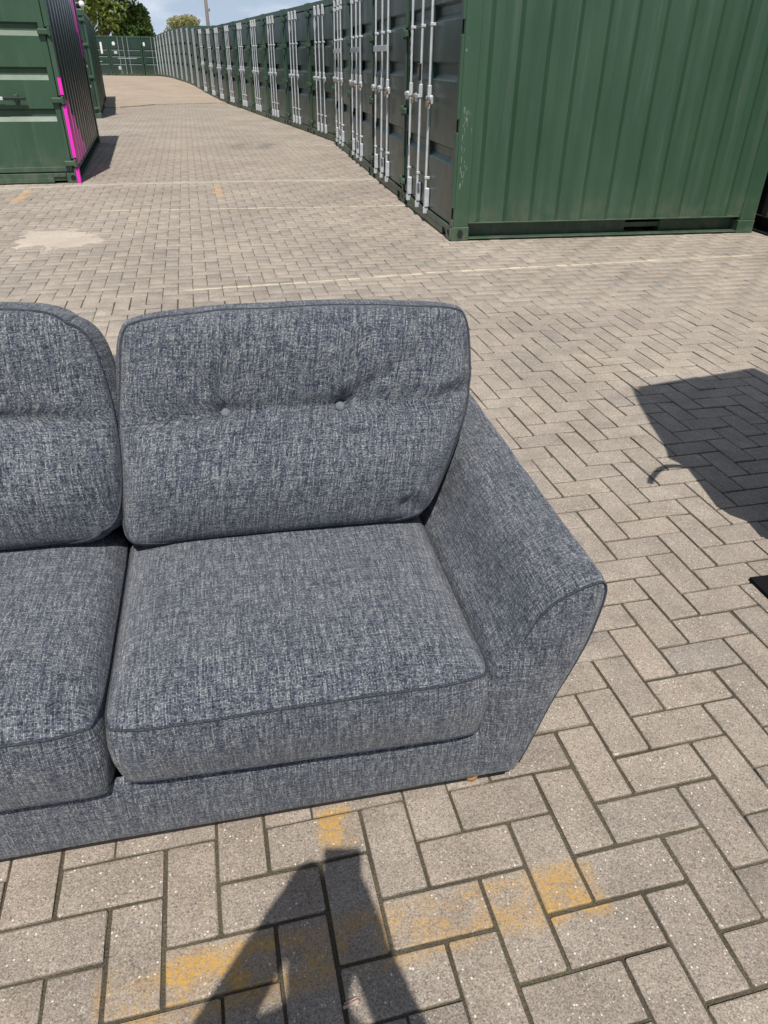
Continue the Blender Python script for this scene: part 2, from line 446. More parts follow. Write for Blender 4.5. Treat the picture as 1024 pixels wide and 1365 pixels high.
# ------------------------------------------------------------------ mesh helpers
class MB:
    """collects vertices and faces of ONE mesh object"""
    def __init__(s):
        s.v, s.f, s.uv = [], [], []

    def quad(s, pts, uvs=None):
        i = len(s.v)
        s.v += [tuple(p) for p in pts]
        s.f.append(tuple(range(i, i + len(pts))))
        s.uv.append(uvs)

    def box(s, x0, y0, z0, x1, y1, z1, c=0.0):
        if x1 < x0: x0, x1 = x1, x0
        if y1 < y0: y0, y1 = y1, y0
        if z1 < z0: z0, z1 = z1, z0
        c = min(c, (x1 - x0) * .45, (y1 - y0) * .45, (z1 - z0) * .45)
        i = len(s.v)
        if c <= 0:
            s.v += [(x, y, z) for z in (z0, z1) for y in (y0, y1) for x in (x0, x1)]
            for f in ((0, 2, 3, 1), (4, 5, 7, 6), (0, 1, 5, 4), (2, 6, 7, 3), (0, 4, 6, 2), (1, 3, 7, 5)):
                s.f.append(tuple(i + k for k in f)); s.uv.append(None)
            return
        bm = bmesh.new()
        bmesh.ops.create_cube(bm, size=1)
        for v in bm.verts:
            v.co = ((x0 + x1) / 2 + v.co.x * (x1 - x0), (y0 + y1) / 2 + v.co.y * (y1 - y0), (z0 + z1) / 2 + v.co.z * (z1 - z0))
        bmesh.ops.bevel(bm, geom=bm.edges[:], offset=c, segments=1, affect='EDGES', profile=0.5)
        s.bm(bm)

    def bm(s, bm):
        i = len(s.v)
        bm.verts.index_update()
        s.v += [tuple(v.co) for v in bm.verts]
        for f in bm.faces:
            s.f.append(tuple(i + v.index for v in f.verts)); s.uv.append(None)
        bm.free()

    def tube(s, pts, r, n=8, closed=False, caps=True):
        pts = [Vector(p) for p in pts]
        m = len(pts)
        i0 = len(s.v)
        ref = None
        for k, p in enumerate(pts):
            if closed:
                d = pts[(k + 1) % m] - pts[k - 1]
            else:
                d = pts[min(k + 1, m - 1)] - pts[max(k - 1, 0)]
            d.normalize()
            if ref is None:
                ref = Vector((0, 0, 1)) if abs(d.z) < .9 else Vector((1, 0, 0))
            a = d.cross(ref)
            if a.length < 1e-6:
                a = d.orthogonal()
            a.normalize()
            b = d.cross(a)
            ref = -b if False else a.cross(d)
            rr = r[k] if isinstance(r, (list, tuple)) else r
            for j in range(n):
                w = 2 * PI * j / n
                s.v.append(tuple(p + a * math.cos(w) * rr + b * math.sin(w) * rr))
        for k in range(m if closed else m - 1):
            for j in range(n):
                q = [i0 + k * n + j, i0 + k * n + (j + 1) % n, i0 + ((k + 1) % m) * n + (j + 1) % n, i0 + ((k + 1) % m) * n + j]
                s.f.append(tuple(q)); s.uv.append(None)
        if caps and not closed:
            s.f.append(tuple(i0 + j for j in reversed(range(n)))); s.uv.append(None)
            s.f.append(tuple(i0 + (m - 1) * n + j for j in range(n))); s.uv.append(None)

    def ball(s, c, r, sc=(1, 1, 1), n=10, m=6):
        bm = bmesh.new()
        bmesh.ops.create_uvsphere(bm, u_segments=n, v_segments=m, radius=r)
        for v in bm.verts:
            v.co = (c[0] + v.co.x * sc[0], c[1] + v.co.y * sc[1], c[2] + v.co.z * sc[2])
        s.bm(bm)

    def grid(s, P, UV=None, flip=False):
        """P[i][j] grid of points"""
        i0 = len(s.v)
        m, n = len(P), len(P[0])
        for row in P:
            s.v += [tuple(p) for p in row]
        for i in range(m - 1):
            for j in range(n - 1):
                q = [(i, j), (i, j + 1), (i + 1, j + 1), (i + 1, j)]
                if flip: q.reverse()
                s.f.append(tuple(i0 + a * n + b for a, b in q))
                s.uv.append([UV[a][b] for a, b in q] if UV is not None else None)

    def mesh(s, name, mat, smooth=False):
        me = bpy.data.meshes.new(name)
        me.from_pydata(s.v, [], s.f)
        if any(u is not None for u in s.uv):
            ul = me.uv_layers.new(name='UVMap')
            data = []
            for f, u in zip(s.f, s.uv):
                for k in range(len(f)):
                    data += list(u[k]) if u is not None else [0.0, 0.0]
            ul.data.foreach_set('uv', data)
        if isinstance(mat, (list, tuple)):
            for mm in mat: me.materials.append(mm)
        else:
            me.materials.append(mat)
        if smooth:
            me.polygons.foreach_set('use_smooth', [True] * len(me.polygons))
        me.update()
        return me

    def build(s, name, mat, parent=None, smooth=False, weld=False):
        me = s.mesh(name, mat, smooth)
        if weld:
            bm = bmesh.new(); bm.from_mesh(me)
            bmesh.ops.remove_doubles(bm, verts=bm.verts, dist=1e-4)
            bmesh.ops.recalc_face_normals(bm, faces=bm.faces)
            bm.to_mesh(me); bm.free()
            if smooth:
                me.polygons.foreach_set('use_smooth', [True] * len(me.polygons))
        return link(name, me, parent)


def link(name, me, parent=None):
    o = bpy.data.objects.new(name, me)
    COL.objects.link(o)
    if parent is not None:
        o.parent = parent
    return o


def tag(o, label=None, cat=None, group=None, kind=None):
    if label: o['label'] = label
    if cat: o['category'] = cat
    if group: o['group'] = group
    if kind: o['kind'] = kind
    return o


def empty(name, loc=(0, 0, 0), rz=0.0):
    o = bpy.data.objects.new(name, None)
    o.empty_display_size = 0.2
    o.location = loc
    o.rotation_euler = (0, 0, rz)
    COL.objects.link(o)
    return o


def copy_tree(o, parent=None):
    c = o.copy()
    COL.objects.link(c)
    if parent is not None:
        c.parent = parent
    for ch in list(o.children):
        copy_tree(ch, c)
    return c


def tint(root, f):
    for ch in root.children_recursive:
        ch.color = (f[0], f[1], f[2], 1)

TRR = random.Random(21)
def rand_tint():
    k = TRR.uniform(.80, 1.22)
    return (k * TRR.uniform(.92, 1.12), k, k * TRR.uniform(.92, 1.10))

TZ = [(-60, 0), (27, 0), (30, 0.0), (32.4, .05), (34.6, .13), (36.8, .21), (38.9, .25), (43, .27), (48, .28), (52, .25), (56, .20), (60, .15), (65, .10), (70, .08), (300, .05)]
def tz(y):
    return float(np.interp(y, [a for a, b in TZ], [b for a, b in TZ]))

# ------------------------------------------------------------------ ground, paving, concrete
g = MB()
g.quad([(-900, -300, -0.12), (900, -300, -0.12), (900, 1500, -0.12), (-900, 1500, -0.12)])
tag(g.build('ground', M_GROUND), kind='structure')

TH = R(13.83)
EU = np.array([math.cos(TH), math.sin(TH)])
EV = np.array([math.sin(TH), -math.cos(TH)])
O0 = np.array([0.5629, 1.3992])

EDGE = [(-30, 21.0), (-16, 23.0), (-8.9, 25.0), (-8.35, 25.15), (-7.95, 26.1), (-7.75, 26.95), (-6.7, 27.75), (-6.0, 28.35), (-4.6, 29.0), (2, 31)]
def edge_y(x):
    return np.interp(x, [p[0] for p in EDGE], [p[1] for p in EDGE])

def to_cam(P):
    d = P - np.array([0, 0, CAM_H])
    z = d @ np.array(_fw); x = d @ np.array(_rt); y = d @ np.array(_up)
    return 512 + 945.5 * x / z, 682.5 - 945.5 * y / z, z

# all herringbone blocks
blocks = []
for i in range(-190, 190):
    for j in range(-110, 60):
        bu, bv = -i + 2 * j, i + 2 * j
        for (u, v, lu, lv) in ((bu, bv, 1, 2), (bu, bv + 2, 2, 1)):
            c = O0 + EU * (u + lu / 2) * .1 + EV * (v + lv / 2) * .1
            if -0.8 < c[1] < 30 and -1.2 - .56 * max(c[1], 0) - 1.0 < c[0] < 2.2 + .56 * max(c[1], 0):
                if c[1] < edge_y(c[0]) + 0.02 and c[0] < 5.5:
                    blocks.append((c[0], c[1], lu == 2))
blocks = np.array(blocks)
nb = len(blocks)

# which blocks show largest (the sofa hides some)
SOFA_PX = [(-50, 410), (120, 405), (160, 425), (600, 398), (622, 440), (616, 515), (660, 580), (735, 690), (808, 772), (785, 850), (735, 935), (683, 1033), (640, 1050), (-50, 1160)]
def inside(px, py, poly):
    r = False
    n = len(poly)
    for k in range(n):
        x0, y0 = poly[k]; x1, y1 = poly[(k + 1) % n]
        if (y0 > py) != (y1 > py) and px < (x1 - x0) * (py - y0) / (y1 - y0) + x0:
            r = not r
    return r
P3 = np.c_[blocks[:, :2], np.zeros(nb)]
px, py, pz = to_cam(P3)
area = np.where(pz > 0.05, 1 / np.maximum(pz, 0.05) ** 3, 0)
vis = (px > -30) & (px < 1054) & (py > 0) & (py < 1395) & (pz > 0.05)
order = [k for k in np.argsort(-area) if vis[k]]
single = []
for k in order:
    if not inside(px[k], py[k], SOFA_PX):
        single.append(k)
    if len(single) >= 300:
        break
single_set = set(single)

pav_root = MB()
bed = []
xs = np.linspace(-19, 5.6, 40)
for x0, x1 in zip(xs[:-1], xs[1:]):
    pav_root.quad([(x0, -1.2, -0.0062), (x1, -1.2, -0.0062), (x1, edge_y(x1) + .1, -0.0062), (x0, edge_y(x0) + .1, -0.0062)])
paving = pav_root.build('paving', M_JOINT)
tag(paving, kind='structure')

GAP, CH = 0.0040, 0.0036   # half joint, chamfer
def block_verts(hx, hy, GAP=.0019, CH=.0024):
    """chamfered block: 4 rings (bottom, shoulder, mid chamfer, top)"""
    a, b = hx - GAP, hy - GAP
    ring = lambda ix, z: [(-a + ix, -b + ix, z), (a - ix, -b + ix, z), (a - ix, b - ix, z), (-a + ix, b - ix, z)]
    return ring(0, -.03) + ring(0, -.0042) + ring(CH * .4, -.0012) + ring(CH, 0.0)
BF = []
for k in range(3):
    for j in range(4):
        BF.append((k * 4 + j, k * 4 + (j + 1) % 4, k * 4 + 4 + (j + 1) % 4, k * 4 + 4 + j))
BF.append((12, 13, 14, 15))
BFN = np.array([f for f in BF])

# individual blocks: a handful of shared meshes with slightly different worn corners
var_mesh = []
for s in range(10):
    rr = random.Random(s)
    bm = bmesh.new()
    bmesh.ops.create_cube(bm, size=1)
    for v in bm.verts:
        v.co = (v.co.x * (0.2 - 2 * GAP), v.co.y * (0.1 - 2 * GAP), -.015 + v.co.z * .03)
    top_e = [e for e in bm.edges if all(v.co.z > -.001 for v in e.verts)]
    ver_e = [e for e in bm.edges if abs(e.verts[0].co.z - e.verts[1].co.z) > .01]
    bmesh.ops.bevel(bm, geom=ver_e, offset=0.004, segments=2, affect='EDGES', profile=.5)
    top_e = [e for e in bm.edges if all(v.co.z > -.001 for v in e.verts) and len(e.link_faces) == 2 and any(abs(f.normal.z) < .5 for f in e.link_faces)]
    bmesh.ops.bevel(bm, geom=top_e, offset=CH, segments=2, affect='EDGES', profile=.6)
    for v in bm.verts:
        if v.co.z > -.006:
            v.co.x += rr.uniform(-.0010, .0010); v.co.y += rr.uniform(-.0010, .0010); v.co.z += rr.uniform(-.0004, .0002)
    if s in (3, 6):       # knocked-off corner
        sx, sy = rr.choice((-1, 1)), rr.choice((-1, 1))
        for v in bm.verts:
            d = math.hypot(v.co.x - sx * .096, v.co.y - sy * .046)
            if d < .0125 and v.co.z > -.006:
                v.co.z -= .0026; v.co.x -= sx * .0015; v.co.y -= sy * .0015
    me = bpy.data.meshes.new('paving_block')
    bm.to_mesh(me); bm.free()
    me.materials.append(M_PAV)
    var_mesh.append(me)
for k in single:
    x, y, hor = blocks[k]
    o = link('paving_block', random.choice(var_mesh), paving)
    o.location = (x, y, random.gauss(0, .0009))
    o.rotation_euler = (random.gauss(0, .004), random.gauss(0, .004), TH + (0 if hor else PI / 2) + random.choice((0, PI)) + random.gauss(0, .004))

rest = np.array([k for k in range(nb) if k not in single_set])
nr = len(rest)
bx = np.array(block_verts(.1, .05)); by = np.array(block_verts(.05, .1))
hor = blocks[rest, 2] > .5
L = np.where(hor[:, None, None], bx[None], by[None])          # nr,16,3
tilt = RNG.normal(0, .004, (nr, 2))
L = L.copy()
L[:, :, 2] += L[:, :, 0] * tilt[:, :1] + L[:, :, 1] * tilt[:, 1:] + RNG.normal(0, .0009, (nr, 1))
yaw = RNG.normal(0, .004, nr) + TH
cx = L[:, :, 0] * np.cos(yaw)[:, None] - L[:, :, 1] * np.sin(yaw)[:, None] + blocks[rest, 0][:, None]
cy = L[:, :, 0] * np.sin(yaw)[:, None] + L[:, :, 1] * np.cos(yaw)[:, None] + blocks[rest, 1][:, None]
V = np.stack([cx, cy, L[:, :, 2]], -1).reshape(-1, 3)
F = (BFN[None] + (np.arange(nr) * 16)[:, None, None]).reshape(-1, 4)
me = bpy.data.meshes.new('paving_blocks')
me.vertices.add(len(V)); me.vertices.foreach_set('co', V.ravel())
me.loops.add(F.size); me.loops.foreach_set('vertex_index', F.ravel().astype(np.int32))
me.polygons.add(len(F)); me.polygons.foreach_set('loop_start', np.arange(0, F.size, 4, dtype=np.int32))
me.polygons.foreach_set('loop_total', np.full(len(F), 4, dtype=np.int32))
me.update(calc_edges=True)
me.validate()
a = me.attributes.new('tone', 'FLOAT', 'POINT')
a.data.foreach_set('value', np.repeat(RNG.random(nr), 16))
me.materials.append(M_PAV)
tag(link('paving_blocks', me, paving), kind='stuff')

# concrete part of the yard, a little higher, rising gently
cm = MB()
rows = []
xs = [-60, -40, -30, -22, -16, -12, -8.9, -8.35, -7.95, -7.75, -6.7, -6.0, -4.6, 2, 20, 60]
for s in np.r_[0, np.linspace(.02, 1, 34)]:
    row = []
    for x in xs:
        y0 = float(edge_y(x))
        y = y0 + (110 - y0) * s ** 1.3
        row.append((x, y, tz(y) + 0.022 + 0.008 * mnoise.noise(Vector((x * .2, y * .2, 0)))))
    rows.append(row)
low = [[(x, y, -.1) for x, y, z in rows[0]], rows[0]]
cm.grid(low)
cm.grid(rows)
tag(cm.build('concrete_yard', M_CONC, smooth=False), kind='structure')

# row of flush edging stones across the block paving
es = MB()
pth = [(-4.75, 9.10), (-3.19, 9.72), (-2.05, 10.02), (-0.70, 10.26), (0.40, 10.60)]
acc = []
for (x0, y0), (x1, y1) in zip(pth[:-1], pth[1:]):
    n = max(1, round(math.hypot(x1 - x0, y1 - y0) / .42))
    for k in range(n):
        acc.append((x0 + (x1 - x0) * k / n, y0 + (y1 - y0) * k / n, x0 + (x1 - x0) * (k + 1) / n, y0 + (y1 - y0) * (k + 1) / n))
edging = empty('edging_strip')
tag(edging, kind='structure')
for x0, y0, x1, y1 in acc:
    L = math.hypot(x1 - x0, y1 - y0)
    e = MB()
    e.box(.004, -.050, -.05, L - .004, .050, .007, .004)
    o = e.build('edging_stone', M_EDGE, edging)
    o.location = (x0, y0, random.uniform(-.002, .002)); o.rotation_euler.z = math.atan2(y1 - y0, x1 - x0)

# cement repair on the blocks
pp = [(-3.088, 6.154), (-3.207, 6.516), (-3.25, 6.784), (-2.938, 6.859), (-2.684, 6.75), (-2.642, 6.602), (-2.56, 6.607), (-2.489, 6.373), (-2.591, 6.32), (-2.569, 6.231), (-2.773, 6.174), (-2.808, 6.068), (-2.925, 6.209)]
def poly_dist(x, y):
    d = 9
    for k in range(len(pp)):
        ax, ay = pp[k]; bx_, by_ = pp[(k + 1) % len(pp)]
        t_ = max(0, min(1, ((x - ax) * (bx_ - ax) + (y - ay) * (by_ - ay)) / ((bx_ - ax) ** 2 + (by_ - ay) ** 2)))
        d = min(d, math.hypot(x - ax - t_ * (bx_ - ax), y - ay - t_ * (by_ - ay)))
    return d if inside(x, y, pp) else -d
cp = MB()
gx = np.linspace(-3.36, -2.38, 84); gy = np.linspace(5.97, 6.96, 74)
hgt = [[max(-.004, min(.0045, .0005 + poly_dist(x, y) * .045 + .0030 * mnoise.noise(Vector((x * 9, y * 9, 0))) + .0018 * mnoise.noise(Vector((x * 26, y * 26, 3))))) for y in gy] for x in gx]
for i in range(len(gx) - 1):
    for j in range(len(gy) - 1):
        q = [(i, j), (i + 1, j), (i + 1, j + 1), (i, j + 1)]
        if max(hgt[a_][b_] for a_, b_ in q) > -.0035:
            cp.quad([(gx[a_], gy[b_], hgt[a_][b_]) for a_, b_ in q])
tag(cp.build('cement_patch', M_PATCH, smooth=True, weld=True), 'pale ragged patch of cement smeared over the block paving', 'cement patch')

# ------------------------------------------------------------------ storage containers
def casting(mb, x0, y0, z0, sx, sy, sz, hole_shade=True):
    """corner casting: chamfered block with recessed oval holes in its two outer faces (front y0 face and outer x face)"""
    mb.box(x0, y0 + .012, z0, x0 + sx, y0 + sy, z0 + sz, .006)
    # front plate with a real opening
    n = 16
    cx_, cz_ = x0 + sx / 2, z0 + sz / 2
    out, inn = [], []
    for k in range(n):
        w = 2 * PI * (k + .5) / n
        c, s_ = math.cos(w), math.sin(w)
        m = max(abs(c), abs(s_))
        out.append((cx_ + c / m * sx / 2, cz_ + s_ / m * sz / 2))
        inn.append((cx_ + c * sx * .20, cz_ + s_ * sz * .30))
    for k in range(n):
        a, b = k, (k + 1) % n
        mb.quad([(out[a][0], y0, out[a][1]), (out[b][0], y0, out[b][1]), (inn[b][0], y0, inn[b][1]), (inn[a][0], y0, inn[a][1])])
        mb.quad([(inn[a][0], y0, inn[a][1]), (inn[b][0], y0, inn[b][1]), (inn[b][0], y0 + .012, inn[b][1]), (inn[a][0], y0 + .012, inn[a][1])])
        mb.quad([(out[b][0], y0, out[b][1]), (out[a][0], y0, out[a][1]), (out[a][0], y0 + .012, out[a][1]), (out[b][0], y0 + .012, out[b][1])])


def corr_profile(a0, a1, pitch=0.245, dep=0.034):
    """(along, inward offset) of trapezoid corrugation from a0 to a1"""
    n = max(1, round((a1 - a0) / pitch))
    p = (a1 - a0) / n
    pts = []
    for k in range(n):
        b = a0 + k * p
        pts += [(b, 0), (b + p * .30, 0), (b + p * .50, dep), (b + p * .80, dep)]
    pts.append((a1, 0))
    return pts


def panel_profile(z0, z1, grooves, dep=0.038, lip=0.05, top=0.022):
    pts = [(z0, 0)]
    for a, b in grooves:
        pts += [(a, 0), (a + lip, dep), (b - top, dep), (b, 0)]
    pts.append((z1, 0))
    return pts


def build_container(W, D, H, grooves, rods, style, detail=2, paint=None, doorpaint=None, sidepaint=None, name='storage_container', handle_z=.9, side_pitch=.245):
    paint = paint or M_GREEN
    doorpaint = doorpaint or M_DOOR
    sidepaint = sidepaint or paint
    root = empty(name)
    rail_h, head_h = 0.145, 0.13
    pw, pd = 0.055, 0.155
    # corner posts, hinge notches cut in the front edge
    for sx in (0, 1):
        for back in (0, 1):
            m = MB()
            xa, xb = (0, pw) if sx == 0 else (W - pw, W)
            if not back:
                m.box(xa, .024, .118, xb, pd, H - .12, .004)
                zz = [.118]
                for hz in ((.225, .90, 1.575) if detail > 1 else ()):
                    zz += [hz - .048, hz + .048]
                zz.append(H - .12)
                for k in range(0, len(zz), 2):
                    m.box(xa, 0.0, zz[k], xb, .0238, zz[k + 1], .003)
            else:
                m.box(xa, D - pd, .118, xb, D, H - .12, .004)
            m.build('corner_post', paint, root)
            for top in (0, 1):
                c = MB()
                z0 = 0 if not top else H - .118
                xs0 = 0 if sx == 0 else W - .152
                if detail > 1 and not back:
                    casting(c, xs0 - (.004 if sx == 0 else -.004), -.004, z0, .152, .17, .118)
                    # oval rim on the outer side face
                    xo = xs0 - .0045 if sx == 0 else xs0 + .1565
                    n = 12
                    sgn = -1 if sx == 0 else 1
                    ring = [(.085 + .026 * math.cos(2 * PI * k / n), z0 + .059 + .040 * math.sin(2 * PI * k / n)) for k in range(n)]
                    for k in range(n):
                        a, b = ring[k], ring[(k + 1) % n]
                        c.quad([(xo + sgn * .003, a[0], a[1]), (xo + sgn * .003, b[0], b[1]), (xo + sgn * .003, .085 + (b[0] - .085) * 1.35, z0 + .059 + (b[1] - z0 - .059) * 1.22), (xo + sgn * .003, .085 + (a[0] - .085) * 1.35, z0 + .059 + (a[1] - z0 - .059) * 1.22)])
                else:
                    c.box(xs0 - (.004 if sx == 0 else -.004), (-.004 if not back else D - .166), z0, xs0 + .152 + (.004 if sx else -.004), (.166 if not back else D + .004), z0 + .118, .006)
                cast = c.build('corner_casting', paint, root)
                if detail > 1 and not back:
                    h = MB()
                    n = 12
                    cx_, cz_ = xs0 + .076 + (.004 if sx else -.004), z0 + .059
                    h.quad([(cx_ + .0300 * math.cos(2 * PI * k / n), .0075, cz_ + .0350 * math.sin(2 * PI * k / n)) for k in range(n)])
                    h.build('hole_shade', M_BLACK, cast)  # black disc, painted shade inside the opening
                    h = MB()
                    xo = xs0 - .0055 if sx == 0 else xs0 + .1575
                    h.quad([(xo, .085 + .026 * math.cos(2 * PI * k / n), cz_ + .040 * math.sin(2 * PI * k / n)) for k in range(n)])
                    h.build('hole_shade', M_BLACK, cast)  # black disc painted as the dark of an opening
    # front sill and header
    m = MB()
    m.box(.152, .02, .03, W - .152, .12, .118, .004)
    m.box(.152, -.001, .065, W - .30, .0195, .118, .003)
    m.box(.30, -.001, .012, W - .30, .0195, .0645, .003)
    m.box(W - .1525, -.001, .075, W - .30, .0195, .118, .003)
    m.build('sill', paint, root)
    m = MB()
    m.box(.152, .0, H - .105, W - .152, .12, H - .01, .005)
    m.build('header', paint, root)
    # side walls of pressed steel, side rails with a fork pocket
    for sx in (0, 1):
        X = 0.012 if sx == 0 else W - .012
        sg = 1 if sx == 0 else -1
        m = MB()
        pr = corr_profile(pd - .002, D - pd + .002, pitch=side_pitch, dep=.034 if side_pitch < .3 else .022)
        for (a, da), (b, db) in zip(pr[:-1], pr[1:]):
            q = [(X + sg * da, a, rail_h), (X + sg * db, b, rail_h), (X + sg * db, b, H - .075), (X + sg * da, a, H - .075)]
            m.quad(q if sx == 1 else q[::-1])
        m.build('side_wall', sidepaint, root)
        m = MB()
        xw0, xw1 = (.120, .126) if sx == 0 else (W - .126, W - .120)
        p0, p1 = D * .575, D * .695
        m.box(xw0, .167, .025, xw1, p0, rail_h - .001)
        m.box(xw0, p1, .025, xw1, D - .167, rail_h - .001)
        xo0, xo1 = (.003, .126) if sx == 0 else (W - .126, W - .003)
        m.box(xo0, .167, rail_h, xo1, D - .167, rail_h + .009, .002)
        m.box(xo0, .167, .014, xo1, D - .167, .0245, .002)
        xi0, xi1 = (.126, .40) if sx == 0 else (W - .40, W - .126)
        m.box(xi0, p0, .0255, xi1, p0 + .006, rail_h - .002)
        m.box(xi0, p1 - .006, .0255, xi1, p1, rail_h - .002)
        xe = xi1 if sx == 0 else xi0
        m.box(xe, p0, .0255, xe + .005, p1, rail_h - .002)
        m.build('bottom_rail', paint, root)
        m = MB()
        xt0, xt1 = (0.002, .06) if sx == 0 else (W - .06, W - .002)
        m.box(xt0, .167, H - .075, xt1, D - .167, H - .012, .004)
        m.build('top_rail', paint, root)
    m = MB()
    pr = corr_profile(pw, W - pw)
    for (a, da), (b, db) in zip(pr[:-1], pr[1:]):
        m.quad([(b, D - .02 - db, .1), (a, D - .02 - da, .1), (a, D - .02 - da, H - .02), (b, D - .02 - db, H - .02)])
    m.build('rear_wall', paint, root)
    m = MB()
    m.box(.058, .12, H - .030, W - .058, D - .02, H - .018)
    m.build('roof', paint, root)
    m = MB()
    m.box(.13, .122, .06, W - .13, D - .03, .10)
    m.build('floor', paint, root)
    # two door leaves
    mid = W / 2
    dz0, dz1 = .130, H - .118
    for leaf in (0, 1):
        xa, xb = (pw + .010, mid - .006) if leaf == 0 else (mid + .006, W - pw - .010)
        m = MB()
        fr = .062
        yf = .020
        xi0, xi1 = xa + fr, xb - fr
        pr = panel_profile(dz0 + .055, dz1 - .06, grooves)
        for (a, da), (b, db) in zip(pr[:-1], pr[1:]):
            m.quad([(xi0, yf + da, a), (xi1, yf + da, a), (xi1, yf + db, b), (xi0, yf + db, b)])
        for a, b in grooves:      # closed ends of the pressed grooves
            for X, fl in ((xi0, 0), (xi1, 1)):
                q = [(X, yf, a), (X, yf + .038, a + .05), (X, yf + .038, b - .022), (X, yf, b)]
                m.quad(q if fl else q[::-1])
        m.box(xa, yf - .004, dz0, xi0, yf + .035, dz1, .003)
        m.box(xi1, yf - .004, dz0, xb, yf + .035, dz1, .003)
        m.box(xi0 - .001, yf - .003, dz0 + .002, xi1 + .001, yf + .034, dz0 + .056, .003)
        m.box(xi0 - .001, yf - .003, dz1 - .061, xi1 + .001, yf + .034, dz1 - .002, .003)
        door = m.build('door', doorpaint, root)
        if detail > 0:
            m = MB()
            gz = .012
            m.box(xa - .009, yf - .002, dz0 - .010, xa - .0005, yf + .02, dz1 + .01)
            m.box(xb + .0005, yf - .002, dz0 - .010, xb + (.005 if leaf == 0 else .009), yf + .02, dz1 + .01)
            m.box(xa, yf - .002, dz0 - .011, xb, yf + .02, dz0 - .0005)
            m.build('door_seal', M_RUBBER, door)
        for hz in ((.225, .90, 1.575, 2.07) if detail > 0 else ()):
            m = MB()
            hx = xa + .004 if leaf == 0 else xb - .004
            sgn = 1 if leaf == 0 else -1
            hx0 = -.002 if leaf == 0 else W + .002
            m.box(hx0 + sgn * .012, -.030, hz - .030, hx + sgn * .075, .0155, hz + .030, .010)
            m.box(hx0 + sgn * .004, -.036, hz - .045, hx0 + sgn * .034, -.002, hz + .045, .008)
            m.build('hinge', paint, door)
        for rx in rods:
            if not (xa < rx < xb):
                continue
            m = MB()
            r = .0115
            yr = yf - .038
            m.tube([(rx, yr, .085), (rx, yr, H - .07)], r, 8 if detail > 1 else 6)
            if detail > 0:
                for z in (.40, 1.62):
                    m.box(rx - .016, yr - .0135, z - .012, rx + .016, yf - .0035, z + .012, .003)
            rod = m.build('lock_rod', M_GALV, door, smooth=False)
            if detail > 0:
                for zc, dn in ((.16, 0), (H - .17, 1)):
                    k = MB()
                    if detail > 1:
                        k.box(rx - .028, yr - .010, zc - .02, rx + .028, yf - .004, zc + .15 if not dn else zc + .06, .006)
                        k.box(rx - .018, yr - .018, zc - .085, rx + .016, yf - .006, zc - .018, .008)
                    else:
                        k.box(rx - .028, yr - .014, zc - .06, rx + .028, yf - .004, zc + .09, .008)
                    k.build('keeper', M_GALV, rod)
        if detail > 0:
            rs = [r for r in rods if xa < r < xb]
            for q, rx in enumerate(rs):
                m = MB()
                yr = .020 - .038
                zc = handle_z + .10
                sgn = 1 if (q == len(rs) - 1 and leaf == 1) or len(rs) == 1 else -1
                m.box(rx - .020, yr - .016, zc - .03, rx + .020, yr + .018, zc + .085, .006)
                m.box(rx - .020 if sgn > 0 else rx - .17, yr - .030, zc - .030, rx + .17 if sgn > 0 else rx + .020, yr - .016, zc, .005)
                m.box(rx + sgn * .10 - .03, yr - .028, zc - .065, rx + sgn * .10 + .03, yr + .01, zc + .01, .010)
                m.build('handle', M_GALV, door)
                if detail > 1 and q == len(rs) - 1:
                    m = MB()
                    m.box(rx + sgn * .135 - .022, yr - .062, zc - .085, rx + sgn * .135 + .022, yr - .035, zc - .035, .006)
                    m.tube([(rx + sgn * .135 - .014, yr - .048, zc - .036), (rx + sgn * .135 - .014, yr - .048, zc - .012), (rx + sgn * .135, yr - .048, zc), (rx + sgn * .135 + .014, yr - .048, zc - .012), (rx + sgn * .135 + .014, yr - .048, zc - .036)], .004, 6)
                    m.build('padlock', M_BRASS, door)
    return root


# door style 1: the three nearest in the right-hand row (wide deep pressings); style 2: the rest
G1 = [(.585, .72), (1.205, 1.345), (1.63, 1.76)]
G2 = [(.68, .815), (1.105, 1.235), (1.535, 1.665)]
W1, D1, HH = 2.105, 2.97, 2.27
RODS1 = [W1 - 1.70, W1 - 1.275, W1 - .915]
ROW_GROUP = 'green containers in the long right-hand row'
U1 = R(11.0)
first = build_container(W1, D1, HH, G1, RODS1, 1, 2, handle_z=.98)
third_proto = copy_tree(first)

def place(root, near, ang, z=0.0, W=W1):
    """near = front corner nearest the camera (the container's x = W end), ang = direction of the row left of straight ahead"""
    rz = -PI / 2 + ang
    ex = Vector((math.cos(rz), math.sin(rz), 0))
    root.location = Vector((near[0], near[1], z)) - ex * W
    root.rotation_euler = (0, 0, rz)

# details that only the nearest door shows
def sticker(root, x0, z0, x1, z1, mat, y=.0145, name='sticker', rnd=False):
    m = MB()
    if rnd:
        n = 20
        cx_, cz_ = (x0 + x1) / 2, (z0 + z1) / 2
        pts = [(cx_ + (x1 - x0) / 2 * math.cos(2 * PI * k / n), y, cz_ + (z1 - z0) / 2 * math.sin(2 * PI * k / n)) for k in range(n)]
        m.quad(pts)
        for k in range(n):
            a, b = pts[k], pts[(k + 1) % n]
            m.quad([b, a, (a[0], y + .0015, a[2]), (b[0], y + .0015, b[2])])
    else:
        m.box(x0, y, z0, x1, y + .0015, z1)
    return m.build(name, mat, root)

def door_of(root, k):
    return [c for c in root.children if c.name.startswith('door')][k]

